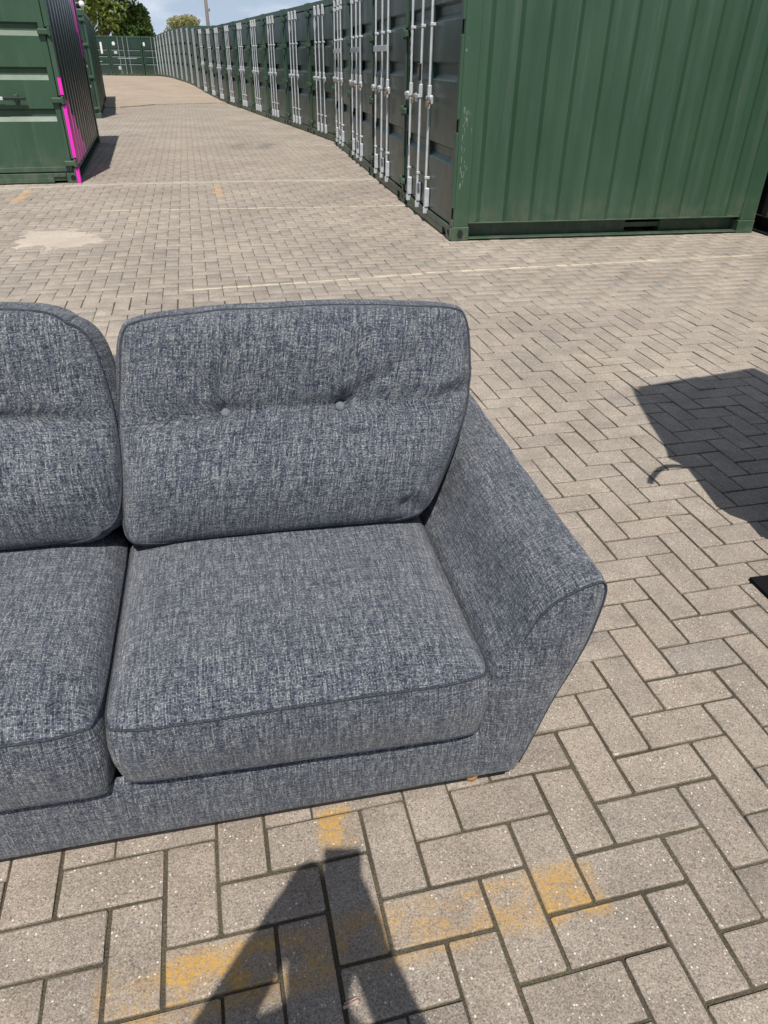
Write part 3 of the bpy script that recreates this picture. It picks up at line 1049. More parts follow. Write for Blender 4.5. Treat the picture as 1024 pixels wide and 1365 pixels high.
place(first, (0.552, 6.602), U1)
for ch in list(door_of(first, 1).children):
    if ch.name.startswith('hinge'):
        bpy.data.objects.remove(ch)
tag(first, 'green storage container whose long corrugated side faces the viewer, front of the right-hand row', 'container', ROW_GROUP)
m = MB(); m.box(RODS1[1] - .036, -.045, 1.19, RODS1[1] + .036, -.022, 1.33, .006)
lb = m.build('lock_box', M_BLACK, first)
sticker(lb, RODS1[1] - .022, 1.23, RODS1[1] + .022, 1.30, M_BRASS, -.0462)
sp = MB(); sp.box(.17, .012, 1.30, .30, .0145, 1.68, .001)
pl = sp.build('serial_plate', M_BLACK, first)
for k in range(4):
    sticker(pl, .20, 1.36 + k * .075, .27, 1.395 + k * .075, M_WHITE, .0105)
# paint scraped off the near corner post
rr = random.Random(5)
sc_m = MB()
for k in range(34):
    z = rr.uniform(.42, 1.02)
    y = .05 + abs(rr.gauss(0, .03))
    if y > .14: continue
    w, h = rr.uniform(.001, .004), rr.uniform(.008, .06)
    sc_m.quad([(W1 + .0006, y, z), (W1 + .0006, y + w, z + .002), (W1 + .0006, y + w * .8 + .003, z + h), (W1 + .0006, y - .001, z + h * .9)])
sc_m.quad([(W1 + .0006, .035, 1.42), (W1 + .0006, .047, 1.415), (W1 + .0006, .050, 1.43), (W1 + .0006, .040, 1.436)])
sc_m.quad([(W1 + .0006, .05, 1.50), (W1 + .0006, .057, 1.497), (W1 + .0006, .056, 1.51)])
sc_m.build('paint_scrape', M_SCRAPE, first)

near_labels = ['dark green container with three galvanised lock rods, second in the right-hand row',
               'dark green container with a silver cross plate on its rods, third in the right-hand row',
               'dark green container with narrow doors at the bend of the right-hand row, fourth along']
row1_d = Vector((-math.sin(R(10.5)), math.cos(R(10.5)), 0))
for i in range(1, 4):
    c = third_proto if i == 1 else copy_tree(third_proto)
    p = Vector((0.552, 6.602, 0)) + row1_d * 2.135 * i
    place(c, (p.x, p.y), U1)
    tag(c, near_labels[i - 1], 'container', ROW_GROUP)
    tint(c, rand_tint())
    if i in (1, 2):
        m = MB(); m.box(RODS1[0] - .05, -.040, 1.435, RODS1[2] + .05, -.032, 1.495, .003)
        m.build('cross_plate', M_GALV, c)

W2 = 2.2
RODS2 = [W2 * .30, W2 * .43, W2 * .57]
second = build_container(W2, D1, HH, G2, RODS2, 2, 1, handle_z=.95)
sticker(second, RODS2[0] - .22, 1.80, RODS2[0] - .02, 2.02, M_WHITE, .0125, 'oval_sticker', True)
for k in range(3):
    sticker(second, RODS2[0] - .19, 1.32 + k * .09, RODS2[0] - .08, 1.37 + k * .09, M_WHITE, .0125, 'stencil_mark')
for r_ in RODS2:
    sticker(second, r_ - .045, 2.02, r_ + .035, 2.15, M_GALV, .0110, 'rod_plate')
ANG2 = R(19.5)
d2 = Vector((-math.sin(ANG2), math.cos(ANG2), 0))
ordn = ['first', 'second', 'third', 'fourth', 'fifth', 'sixth', 'seventh', 'eighth', 'ninth', 'tenth', 'eleventh', 'twelfth', 'thirteenth', 'fourteenth', 'fifteenth', 'sixteenth', 'seventeenth', 'eighteenth', 'nineteenth', 'twentieth', 'twenty-first', 'twenty-second', 'twenty-third', 'twenty-fourth']
protos = [second]
far_proto = None
for i in range(24):
    if i == 0:
        c = second
    elif i < 9:
        c = copy_tree(second)
    else:
        if far_proto is None:
            far_proto = build_container(W2, D1, HH, G2, RODS2, 2, 0)
            for r_ in RODS2:
                sticker(far_proto, r_ - .045, 1.98, r_ + .035, 2.15, M_GALV, -.034, 'rod_plate')
                sticker(far_proto, r_ - .045, .12, r_ + .035, .32, M_GALV, -.034, 'keeper_plate')
            c = far_proto
        else:
            c = copy_tree(far_proto)
    p = Vector((-0.93, 15.05, 0)) + d2 * 2.30 * i
    zz = tz(p.y) + (0.022 if p.y > 28.6 else 0.0)
    place(c, (p.x + TRR.uniform(-.02, .02), p.y), ANG2 + R(TRR.uniform(-.35, .35)), zz, W2)
    tint(c, rand_tint())
    tag(c, f'green container with bright lock rods, {ordn[i]} past the bend in the right-hand row', 'container', ROW_GROUP)

# container behind the long green side, its shade put into a near-black colour
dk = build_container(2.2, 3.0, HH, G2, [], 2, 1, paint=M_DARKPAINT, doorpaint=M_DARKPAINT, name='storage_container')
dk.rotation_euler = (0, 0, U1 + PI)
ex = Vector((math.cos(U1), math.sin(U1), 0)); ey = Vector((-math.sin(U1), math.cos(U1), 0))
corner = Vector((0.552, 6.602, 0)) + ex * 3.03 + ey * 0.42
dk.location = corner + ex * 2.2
tag(dk, 'shade-darkened container at the right edge, its corner touching the long green side wall', 'container')
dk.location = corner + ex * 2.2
# left-hand containers
AL = R(16.4)
WL, DL = 2.25, 5.15
GL = [(.68, .815), (1.105, 1.235), (1.535, 1.665)]
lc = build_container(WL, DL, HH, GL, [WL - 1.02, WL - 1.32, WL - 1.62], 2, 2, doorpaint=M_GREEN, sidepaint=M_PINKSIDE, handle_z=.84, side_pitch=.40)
def place_left(root, K, ang, z=0, W=WL):
    ex = Vector((math.cos(ang), math.sin(ang), 0))
    root.location = Vector((K[0], K[1], z)) - ex * W
    root.rotation_euler = (0, 0, ang)
place_left(lc, (-3.87, 9.718), AL)
tag(lc, 'green container at left edge with pink corner and pink wedge on its dark side', 'container', 'green containers on the left of the lane')
# pink painted strip on the front corner post, broken at the hinges
for z0, z1 in ((0.0, .165), (.285, .845), (.955, 1.13)):
    m = MB()
    m.box(WL - .030, -.0075, z0 + .003, WL + .0065, -.0045 if z1 < .2 else -.0008, z1)
    if z1 < .2:
        m.box(WL + .0042, -.0045, z0 + .003, WL + .0065, .10, z1)
    m.build('pink_strip', M_PINK, lc)
# long handle bar with a chrome sleeve
m = MB()
m.box(WL - .98, -.050, .905, WL - .42, -.028, .935, .004)
hb = m.build('bolt_bar', M_BLACK, lc)
m = MB(); m.box(WL - .99, -.053, .903, WL - .66, -.0255, .938, .004); m.build('bar_sleeve', M_GALV, hb)
m = MB(); m.box(WL - .90, -.03, .88, WL - .84, .016, .96, .005); m.box(WL - .55, -.03, .88, WL - .50, .016, .96, .005); m.build('bracket', M_GREEN, hb)

lab = ['green container standing behind the pink-cornered one, a lamp on its roof edge',
       'third green container down the left side, only a dark strip of wall showing',
       'fourth green container down the left side, hidden but for its shadow',
       'fifth green container far down the left side, hidden but for its shadow']
AL2 = R(17.9)
dl = Vector((-math.sin(AL2), math.cos(AL2), 0))
l2 = build_container(WL, 4.75, HH, GL, [WL - .62, WL - 1.02, WL - 1.42], 2, 1)
for i, off in enumerate((0, 4.95, 13.6, 20.5)):
    c = l2 if i == 0 else copy_tree(l2)
    p = Vector((-7.33, 20.6, 0)) + dl * off
    place_left(c, (p.x - (0.0, .02, .6, .8)[i], p.y), AL2, tz(p.y) + (.022 if p.y > 25.5 else 0))
    tag(c, lab[i], 'container', 'green containers on the left of the lane')

# lamp on the roof edge
lamp = empty('flood_lamp', (-7.50, 20.75, HH), AL2)
tag(lamp, 'small dark flood lamp with a white lens on the container roof at left', 'lamp')
m = MB(); m.ball((0, 0, .10), .12, (1.25, .9, .75), 14, 8); m.build('housing', M_BLACK, lamp, smooth=True)
m = MB(); m.ball((.10, -.05, .11), .075, (1, 1, 1), 12, 8); m.build('lens', M_WHITE, lamp, smooth=True)
m = MB(); m.box(-.10, -.06, -.012, .10, .06, .03, .005); m.build('bracket', M_GALV, lamp)

# containers closing the end of the lane
FA = R(19.5)
fex = Vector((math.cos(FA), math.sin(FA), 0))
fr0 = Vector((-16.95, 57.7, 0))
fl = ['dark green container closing the far end of the lane, a white disc on its door',
      'dark green container closing the far end of the lane, a white bar on its door',
      'dark green container at the far end mostly hidden behind the left-hand containers',
      'dark green container at the far end tucked in beside the right-hand row']
fp = build_container(2.12, 4.0, HH, [(.62, .72), (1.05, 1.15), (1.43, 1.53)], [.62, .95, 1.25], 2, 0)
for i, off in enumerate((-2.16, -4.32, -6.48, .02)):
    c = fp if i == 0 else copy_tree(fp)
    p = fr0 + fex * off
    c.location = (p.x, p.y, tz(57) + .03)
    c.rotation_euler = (0, 0, FA)
    tag(c, fl[i], 'container', 'green containers closing the far end')
    far_c = (far_c if i else []) + [c]
c = far_c[0]
sticker(c, .24, 1.72, .44, 1.94, M_WHITE, .011, 'disc', True)
sticker(c, .30, 1.25, .50, 1.40, M_GALV, .011)
sticker(c, .44, .34, .58, .54, M_GALV, .011)
sticker(c, .48, .98, 1.72, 1.01, M_GALV, .011, 'bolt_bar')
c = far_c[1]
sticker(c, 1.62, 1.25, 1.74, 1.90, M_WHITE, .011)
sticker(c, .9, .78, 1.6, .81, M_GALV, .011, 'bolt_bar')
sticker(far_c[3], .06, 1.70, .20, 1.94, M_WHITE, .011, 'disc', True)

# ------------------------------------------------------------------ sofa
SO = empty('sofa', (0.2933, 1.0179, 0), R(12.23))
tag(SO, 'two-seat sofa in navy and grey tweed with buttoned back cushions and flared arms', 'sofa')
ATOP = [(0.0, .030), (.022, .10), (.060, .239), (.090, .325), (.114, .406), (.126, .475), (.1295, .515), (.127, .538), (.119, .549), (.100, .5475), (.068, .536), (.040, .521), (.018, .503), (-.002, .476), (-.020, .435), (-.044, .395), (-.078, .355), (-.092, .29), (-.092, .19), (-.092, .030)]

def crom(pts, n):
    out = []
    m = len(pts)
    for i in range(m - 1):
        p0 = Vector(pts[max(i - 1, 0)]); p1 = Vector(pts[i]); p2 = Vector(pts[i + 1]); p3 = Vector(pts[min(i + 2, m - 1)])
        for k in range(n):
            t = k / n
            out.append(0.5 * ((2 * p1) + (-p0 + p2) * t + (2 * p0 - 5 * p1 + 4 * p2 - p3) * t * t + (-p0 + 3 * p1 - 3 * p2 + p3) * t ** 3))
    out.append(Vector(pts[-1]))
    return out

def nz(x, y, z=0.0):
    return mnoise.noise(Vector((x, y, z)))

def make_arm(mirror):
    fx = (lambda a: a) if not mirror else (lambda a: -1.59 - a)
    cs = crom(ATOP, 4)
    ds = [0.0, .006, .018, .05] + list(np.linspace(.1, .90, 17)) + [.93, .942]
    m = MB()
    per = [0]
    for a, b in zip(cs[:-1], cs[1:]):
        per.append(per[-1] + (b - a).length)
    P, U = [], []
    cen = Vector((.03, .30))
    for d in ds:
        row, ur = [], []
        sh = 1.0
        if d == 0.0: sh = .978
        elif d < .007: sh = .992
        if d > .94: sh = .97
        for k, c in enumerate(cs):
            w = cen + (c - cen) * sh
            w = w + Vector((0, .022 * (d / .93) * max(0, min(1, (c.y - .2) / .3))))
            bul = .004 * nz(d * 6 + (9 if mirror else 0), per[k] * 6) + .003 * nz(d * 16, per[k] * 14, 3)
            n = (c - cen).normalized()
            if 0 < d < .93 and c.y > .06:
                w = w + n * bul
            row.append((fx(w.x), d, w.y)); ur.append((per[k], d))
        P.append(row); U.append(ur)
    m.grid(P, U, flip=not mirror)
    # front panel, slightly padded
    rings = [1.0, .93, .80, .6, .35, .0]
    f0 = [Vector((p[0], p[2])) for p in P[0]]
    cc = Vector((fx(.035), .27))
    PP, UU = [], []
    for r in rings:
        row, ur = [], []
        for q in f0 + [f0[0]]:
            w = cc + (q - cc) * r
            row.append((w.x, -.014 * (1 - r ** 4) + .0, w.y)); ur.append((w.x, w.y))
        PP.append(row); UU.append(ur)
    m.grid(PP, UU, flip=not mirror)
    b0 = [Vector((p[0], p[2])) for p in P[-1]]
    m.quad([(q.x, .942, q.y) for q in (b0 if mirror else b0[::-1])], [(q.x, q.y) for q in (b0 if mirror else b0[::-1])])
    arm = m.build('arm', M_FAB, SO, smooth=True)
    # piping round the front panel
    t = MB()
    pp = [(p[0], -.001, p[2]) for p in P[0]][2:58]
    t.tube(pp, [.0027] * 46 + [.0027 * (1 - k / 10) + .0006 for k in range(len(pp) - 46)], 6)
    t.build('piping', M_FAB2, arm, smooth=True)
    return arm

def mat_piping():
    t = NT('tweed_piping')
    O = t.obj()
    n = t.noise(O, 330, 3, .7)
    c = t.ramp(n, [(0.3, (0.016, 0.019, 0.028)), (0.55, (0.050, 0.056, 0.070)), (0.75, (0.15, 0.155, 0.16))])  # seam shadow put into this tone, darker than the cushion tweed
    return t.set(color=c, rough=.95, spec=.1, normal=t.bump(n, .4, .002))
M_FAB2 = mat_piping()
M_BUTTON = mat_plain('button_tweed', (0.13, 0.145, 0.175), 0.9, var=0.5, nsc=300)
make_arm(False)
make_arm(True)

# base rail
m = MB()
A0, A1 = -.0905, -1.4995
nA = 40
zs_ = [.024, .034, .06, .12, .175, .205, .216, .22]
P, U = [], []
for zq in zs_:
    row, ur = [], []
    for k in range(nA + 1):
        a = A0 + (A1 - A0) * k / nA
        zt = .180 + .024 * min(1, (A0 - a) / .70)
        z = .030 + (zq - .030) * (zt - .030) / .19
        d = .001 - .006 * math.sin(PI * min(1, (z - .03) / .18)) + .002 * nz(a * 7, z * 9)
        if zq <= .031: d += .008
        if z > zt - .009: d += .012 * (z - zt + .009) / .009
        row.append((a, d, z)); ur.append((a, z))
    P.append(row); U.append(ur)
m.grid(P, U, flip=False)
m.quad([(A0, .018, .179), (A1, .018, .179), (A1, .80, .179), (A0, .80, .179)], [(A0, 0), (A1, 0), (A1, .8), (A0, .8)])
m.quad([(A0, .019, .0302), (A0, .92, .0302), (A1, .92, .0302), (A1, .019, .0302)], [(0, 0)] * 4)
m.build('base', M_FAB, SO, smooth=True)
m = MB(); m.box(A1 - .08, .014, .006, A0 + .080, .93, .0295); m.build('dust_cover', M_BLACK, SO)
# back frame
m = MB()
bp = [(.80, .22), (.775, .40), (.765, .55), (.765, .68), (.78, .715), (.82, .73), (.88, .72), (.915, .69), (.925, .5), (.925, .03)]
cs = crom(bp, 3)
P, U = [], []
for k in range(21):
    a = A0 + .02 + (A1 - A0 - .04) * k / 20
    P.append([(a, c.x, c.y) for c in cs]); U.append([(a, j * .03) for j in range(len(cs))])
m.grid(P, U)
m.build('back_frame', M_FAB, SO, smooth=True)
for a, d in ((-.088, .029), (-.075, .86), (-1.515, .055), (-1.515, .86)):
    m = MB()
    m.tube([(a, d, 0), (a, d, .012), (a, d, .055)], [.017, .020, .024], 14)
    m.build('foot', M_WOOD, SO, smooth=True)

def cushion(name, F, B, ns, nt, bulge, rings=5, pip=(True, True), rc=.10, mm=6, pip_r=.0029, uvf=None):
    """F(s,t) and B(s,t): points of the two faces, s,t in -1..1; sides are a boxing band between their edges"""
    def cm_(s, t):
        return s - math.copysign(rc * abs(s) ** mm * abs(t) ** mm, s), t - math.copysign(rc * abs(s) ** mm * abs(t) ** mm, t)
    sg = np.sin(np.linspace(-1, 1, ns) * PI / 2) * .55 + np.linspace(-1, 1, ns) * .45
    tg = np.sin(np.linspace(-1, 1, nt) * PI / 2) * .55 + np.linspace(-1, 1, nt) * .45
    m = MB()
    loops = []
    for fn, fl in ((F, False), (B, True)):
        P, U = [], []
        for t in tg:
            row, ur = [], []
            for s in sg:
                a, b = cm_(s, t)
                row.append(Vector(fn(a, b))); ur.append(uvf(a, b))
            P.append(row); U.append(ur)
        mi, mj = nt // 2, ns // 2
        for j in range(ns):
            acc_ = U[mi][j][1]
            U[mi][j] = (U[mi][j][0], acc_)
            for i in range(mi + 1, nt):
                acc_ += (P[i][j] - P[i - 1][j]).length
                U[i][j] = (U[i][j][0], acc_)
            acc_ = U[mi][j][1]
            for i in range(mi - 1, -1, -1):
                acc_ -= (P[i][j] - P[i + 1][j]).length
                U[i][j] = (U[i][j][0], acc_)
        for i in range(nt):
            acc_ = U[i][mj][0]
            for j in range(mj + 1, ns):
                acc_ += (P[i][j] - P[i][j - 1]).length
                U[i][j] = (acc_, U[i][j][1])
            acc_ = U[i][mj][0]
            for j in range(mj - 1, -1, -1):
                acc_ -= (P[i][j] - P[i][j + 1]).length
                U[i][j] = (acc_, U[i][j][1])
        m.grid(P, U, flip=fl)
        lp = [P[0][j] for j in range(ns)] + [P[i][ns - 1] for i in range(1, nt)] + [P[nt - 1][j] for j in range(ns - 2, -1, -1)] + [P[i][0] for i in range(nt - 2, 0, -1)]
        loops.append(lp)
    la, lb = loops
    n = len(la)
    cen = sum(la, Vector()) / n
    cenb = sum(lb, Vector()) / n
    ax = (cen - cenb).normalized()
    per = [0]
    for k in range(n):
        per.append(per[-1] + (la[(k + 1) % n] - la[k]).length)
    P, U = [], []
    for r in range(rings + 1):
        f = r / rings
        row, ur = [], []
        for k in range(n + 1):
            p = la[k % n].lerp(lb[k % n], f)
            tg_ = (la[(k + 1) % n] - la[k - 1 if k else n - 1]) if k < n else (la[1] - la[n - 1])
            o = tg_.cross(ax).normalized()
            p = p + o * bulge * math.sin(PI * f)
            row.append(p); ur.append((per[k], (la[k % n] - lb[k % n]).length * f))
        P.append(row); U.append(ur)
    m.grid(P, U, flip=True)
    o = m.build(name, M_FAB, SO, smooth=True, weld=False)
    for on, lp in zip(pip, loops):
        if on:
            t = MB()
            t.tube(lp, pip_r, 6, closed=True)
            t.build('piping', M_FAB2, o, smooth=True)
    return o

def seat(a0, a1, sd):
    ca, wa = (a0 + a1) / 2, (a1 - a0) / 2
    d0, d1 = -.028, .60
    cd, wd = (d0 + d1) / 2, (d1 - d0) / 2
    def top(s, t):
        a = ca + wa * s
        d = cd + wd * t
        ed = (max(0, 1 - abs(s) ** 6) ** .5) * (max(0, 1 - (abs(t) ** 6 if t < 0 else abs(t) ** 9)) ** .72)
        z = .357 + .022 * max(0, -t) ** 6 * (1 - s * s) * .9 + .060 * ed + .012 * (1 - s * s) * (1 - t * t)
        d -= .010 * max(0, -t) ** 3 * (1 - s * s)
        z += .006 * nz(a * 3.5 + sd, d * 3.5) * ed + .0025 * nz(a * 9 + sd, d * 9, 4) * ed
        z += .0035 * nz(a * 11 + sd, 2.0, 7) * max(0, -t) ** 8
        return (a, d, z + (.012 if sd else 0))
    def bot(s, t):
        a = ca + wa * s * .985
        d = cd + wd * t * .985
        zz = .210 + .022 * (.5 - .5 * s) - .006 * (abs(s) ** 8)
        zz += .004 * nz(a * 5 + sd, 4.0)
        return (a, d - .006 * max(0, -t) ** 3, zz)
    uvf = lambda s, t: (ca + wa * s + sd, cd + wd * t)
    return cushion('seat_cushion', top, bot, 40, 40, .012, rc=.035, mm=10, uvf=uvf)
seat(-.800, -.088, 0.0)
seat(-1.497, -.806, 5.3)

def back(qpts, sd, buttons, creases, rt_curve, tl_round, lt_curve):
    (bl, br, tl, tr) = [Vector(q) for q in qpts]
    X = (br - bl).normalized()
    Y = ((tl + tr) / 2 - (bl + br) / 2).normalized()
    N = X.cross(Y).normalized()      # towards the viewer
    if N.y > 0: N = -N
    hw = (tr - tl).length / 2
    hh = ((tl + tr) / 2 - (bl + br) / 2).length
    def flat(s, t):
        u, v = (s + 1) / 2, (t + 1) / 2
        p = (bl * (1 - u) + br * u) * (1 - v) + (tl * (1 - u) + tr * u) * v
        p = p + X * (rt_curve(v) * max(0, s) ** 1 + lt_curve(v) * max(0, -s))
        p = p + Y * (.016 * (1 - s * s) * v)
        return p
    def front_(s, t):
        p = flat(s, t)
        u, v = (s + 1) / 2, (t + 1) / 2
        ed = (max(0, 1 - abs(s) ** 4) * max(0, 1 - abs(t) ** 6)) ** .5
        h = .057 * ed
        # belly of the lower half, tufted line across the buttons
        h += .026 * math.exp(-((v - .27) / .19) ** 2) * ed
        x, y = u * 2 * hw, v * hh
        vb = buttons[0][1]
        mid = math.exp(-((v - vb) / .045) ** 2)
        h -= .016 * mid * ed * (1 - .5 * abs(s) ** 2)
        h -= .014 * math.exp(-((v - vb) / .15) ** 2) * ed
        for bu, bv in buttons:
            dd = math.hypot((u - bu) * 2 * hw, (v - bv) * hh)
            h -= .016 * math.exp(-(dd / .026) ** 2) + .016 * math.exp(-(dd / .10) ** 2)
        for (u0, v0, u1, v1, dep, wid) in creases:
            ax, ay, bx_, by_ = u0 * 2 * hw, v0 * hh, u1 * 2 * hw, v1 * hh
            L2 = (bx_ - ax) ** 2 + (by_ - ay) ** 2
            tt = max(0, min(1, ((x - ax) * (bx_ - ax) + (y - ay) * (by_ - ay)) / L2))
            dd = math.hypot(x - ax - tt * (bx_ - ax), y - ay - tt * (by_ - ay))
            h -= dep * math.exp(-(dd / wid) ** 2) * (1 - .6 * tt)
            side = (x - ax) * (by_ - ay) - (y - ay) * (bx_ - ax)
            h += dep * .7 * math.exp(-((dd - wid * 2.2) / (wid * 1.6)) ** 2) * (1 if side < 0 else .3) * (1 - .6 * tt)
        h += (.007 * nz(x * 4 + sd, y * 4) + .004 * nz(x * 9 + sd, y * 9, 3) + .0022 * nz(x * 21 + sd, y * 21, 5)) * ed
        wob = .005 * nz(x * 9 + sd, y * 9, 8) * (1 - ed)
        return p + N * (h + .055) + Y * wob * (1 if abs(t) > abs(s) else 0) + X * wob * (1 if abs(s) >= abs(t) else 0)
    def back_(s, t):
        p = flat(s, t)
        ed = (max(0, 1 - abs(s) ** 4) * max(0, 1 - abs(t) ** 4)) ** .5
        return p - N * (.055 + .03 * ed)
    uvf = lambda s, t: (s * hw + sd, t * hh / 2)
    o = cushion('back_cushion', front_, back_, 72, 60, .019, rings=6, rc=tl_round, mm=7, pip_r=.0029, uvf=uvf)
    for bu, bv in buttons:
        p = Vector(front_(bu * 2 - 1, bv * 2 - 1)) + N * .013
        mm_ = MB()
        bm = bmesh.new()
        bmesh.ops.create_uvsphere(bm, u_segments=14, v_segments=8, radius=.0115)
        rot = N.to_track_quat('Z', 'Y').to_matrix()
        for v in bm.verts:
            v.co = p + rot @ Vector((v.co.x, v.co.y, v.co.z * .62))
        mm_.bm(bm)
        mm_.build('button', M_BUTTON, o, smooth=True)
    return o

# right-hand back cushion (whole) and left-hand one (cut by the frame)
back([(-.792, .520, .400), (-.108, .505, .404), (-.740, .690, .860), (.030, .695, .850)], 1.0,
     [(.303, .560), (.634, .555)],
     [(.295, .60, .29, .985, .009, .016), (.642, .58, .84, .80, .010, .016), (.62, .56, .50, .565, .006, .012), (.305, .56, .42, .565, .006, .012), (.295,.55,.10,.51,.006,.014), (.295,.55,.20,.35,.004,.016), (.93, .60, 1.0, .63, .014, .012), (.90, .10, .99, .02, .012, .014)],
     lambda v: .050 * math.sin(PI * v), .045, lambda v: -.006 * math.sin(PI * v))
back([(-1.50, .535, .422), (-.800, .530, .420), (-1.545, .70, .884), (-.806, .690, .888)], 4.0,
     [(.34, .555), (.66, .555)],
     [(.66, .57, .72, .95, .010, .016), (.66, .56, .95, .53, .010, .012)],
     lambda v: .024 * math.sin(PI * v), .11, lambda v: -.03 * math.sin(PI * v))

# ------------------------------------------------------------------ trees and pole beyond the yard
def leaf_mesh(name, mat, blobs, n, size, rnd):
    """many small bent leaf sprays through overlapping lobes"""
    rg = np.random.default_rng(rnd)
    w = np.array([b[3] * b[4] * b[5] for b in blobs]) ** .7
    w = w / w.sum()
    pick = rg.choice(len(blobs), n, p=w)
    B = np.array(blobs)[pick]
    d = rg.normal(size=(n, 3)); d /= np.linalg.norm(d, axis=1)[:, None]
    r = rg.random(n) ** .42
    C = B[:, :3] + d * r[:, None] * B[:, 3:6]
    # clumps: keep leaves where a noise field is high
    keep = np.array([mnoise.noise(Vector(c * .75)) + .25 * mnoise.noise(Vector(c * 2.1)) for c in C]) > -.30
    C, r, d = C[keep], r[keep], d[keep]
    n = len(C)
    nn = rg.normal(size=(n, 3)) * .75 + d * .35 + np.array([0, -.35, .75])
    a = np.cross(nn, rg.normal(size=(n, 3))); a /= np.linalg.norm(a, axis=1)[:, None]
    b = np.cross(a, nn); b /= np.linalg.norm(b, axis=1)[:, None]
    s = size * rg.uniform(.6, 1.35, n)[:, None]
    V = np.stack([C - a * s, C + b * s * .5, C + a * s, C - b * s * .5], 1).reshape(-1, 3)
    F = np.arange(4 * n).reshape(n, 4)
    me = bpy.data.meshes.new(name)
    me.from_pydata(V.tolist(), [], F.tolist())
    cl = np.array([mnoise.noise(Vector(c * .55 + np.array([7, 3, 1]))) for c in C])
    tone = np.clip(.45 + .45 * cl + rg.normal(0, .16, n), 0, 1)
    at = me.attributes.new('tone', 'FLOAT', 'POINT')
    at.data.foreach_set('value', np.repeat(tone, 4))
    me.materials.append(mat)
    return me

def tree(name, loc, blobs, n, size, leaf, trunk_h, tr, label, cat, rnd, group=None, limbs=5):
    root = empty(name, loc)
    tag(root, label, cat, group)
    m = MB()
    rr = random.Random(rnd)
    top = Vector((rr.uniform(-.3, .3), 0, trunk_h))
    m.tube([(0, 0, -.3), (tr * .2, 0, trunk_h * .4), top, top + Vector((.2, .1, trunk_h * .5))], [tr * 1.25, tr, tr * .7, tr * .35], 9)
    m.build('trunk', M_BARK, root, smooth=True)
    for k in range(limbs):
        bl = blobs[k % len(blobs)]
        e = Vector(bl[:3])
        s0 = Vector((0, 0, trunk_h * rr.uniform(.5, 1.0)))
        md = s0.lerp(e, .5) + Vector((rr.uniform(-.3, .3), rr.uniform(-.3, .3), rr.uniform(0, .5)))
        m = MB()
        m.tube([s0, md, e], [tr * .5, tr * .32, tr * .1], 7)
        m.build('limb', M_BARK, root, smooth=True)
    link('crown', leaf_mesh('crown', leaf, blobs, n, size, rnd), root)
    return root

def blobs_for(cx, cz, rx, rz, n, seed, ry=None):
    rr = random.Random(seed)
    out = [(cx, 0, cz, rx * .72, (ry or rx) * .72, rz * .72)]
    for k in range(n):
        w = rr.uniform(0, 2 * PI); e = rr.uniform(-.7, 1.0)
        ce = math.sqrt(1 - min(1, e * e))
        out.append((cx + math.cos(w) * ce * rx * .68, math.sin(w) * ce * (ry or rx) * .68, cz + e * rz * .68, rx * rr.uniform(.24, .42), (ry or rx) * rr.uniform(.24, .42), rz * rr.uniform(.2, .36)))
    return out

gz = tz(75)
tree('broadleaf_tree', (-25.4, 75, gz), blobs_for(0, 7.0, 5.0, 6.6, 18, 3), 42000, .17, M_LEAF1, 3.4, .34, 'tall broadleaf tree with sunlit yellow-green leaves behind the end containers', 'tree', 5, limbs=7)
tree('broadleaf_tree', (-22.6, 76, gz), blobs_for(0, 2.7, 2.2, 2.5, 8, 8), 14000, .15, M_LEAF2, 1.6, .18, 'low dark green tree where the end containers meet the right-hand row', 'tree', 9)
tree('broadleaf_tree', (-30.5, 79, gz), blobs_for(0, 6.0, 4.6, 5.6, 12, 21), 18000, .18, M_LEAF1, 3.0, .30, 'leafy tree showing at left above the pink-cornered container', 'tree', 12, limbs=6)
tree('bushy_tree', (-20.5, 85, gz), blobs_for(0, 3.0, 2.9, 2.0, 14, 31), 16000, .10, M_LEAF3, 1.6, .16, 'pale olive bushy tree peeping over the right-hand row', 'tree', 33)
tree('bushy_tree', (-22.9, 86, gz), blobs_for(0, 1.9, .9, 1.1, 5, 41), 2500, .10, M_LEAF1, 1.0, .10, 'small bright green bush beside the pale olive tree', 'tree', 44, limbs=3)

pole = empty('utility_pole', (-15.30, 72, 0))
tag(pole, 'thin grey wooden pole rising behind the right-hand row into the sky', 'pole')
m = MB(); m.tube([(0, 0, 0), (-.02, 0, 4), (-.04, 0, 9.5)], [.16, .14, .11], 10); m.build('post', M_POLE, pole, smooth=True)
m = MB(); m.box(-.75, -.06, 8.9, .75, .06, 9.02, .01); m.build('crossarm', M_POLE, pole)
m = MB(); m.box(.05, -.12, 4.55, .24, .12, 4.75, .01); m.build('junction_box', M_POLE, pole)

# ------------------------------------------------------------------ small things on the ground
# splinter of wood
wc = empty('wood_chip', (-0.045, 0.566, 0.003), R(25))
tag(wc, 'tiny pale pink splinter of wood lying in the shadow on the paving', 'wood chip')
m = MB(); m.box(-.014, -.004, 0, .014, .001, .004, .001); m.build('splinter', M_PALEWOOD, wc)
m = MB(); m.box(-.010, .0025, 0, .013, .0055, .003, .001); m.box(-.003, .0005, .0005, .003, .003, .0025); m.build('sliver', M_PALEWOOD, wc)
# black rubber mat, one corner in view
m = MB()
mp = [(1.139, 1.757), (1.30, 1.79), (1.75, 1.89), (1.80, 1.62), (1.40, 1.40), (1.22, 1.52), (1.165, 1.63), (1.150, 1.70)]
n = len(mp)
m.quad([(x, y, .014) for x, y in mp][::-1])
for k in range(n):
    a, b = mp[k], mp[(k + 1) % n]
    m.quad([(*a, .003), (*b, .003), (*b, .014), (*a, .014)][::-1])
bmat = m.build('rubber_mat', M_RUBBER, weld=True)
tag(bmat, 'black rubber mat poking in from the right edge on the paving', 'mat')

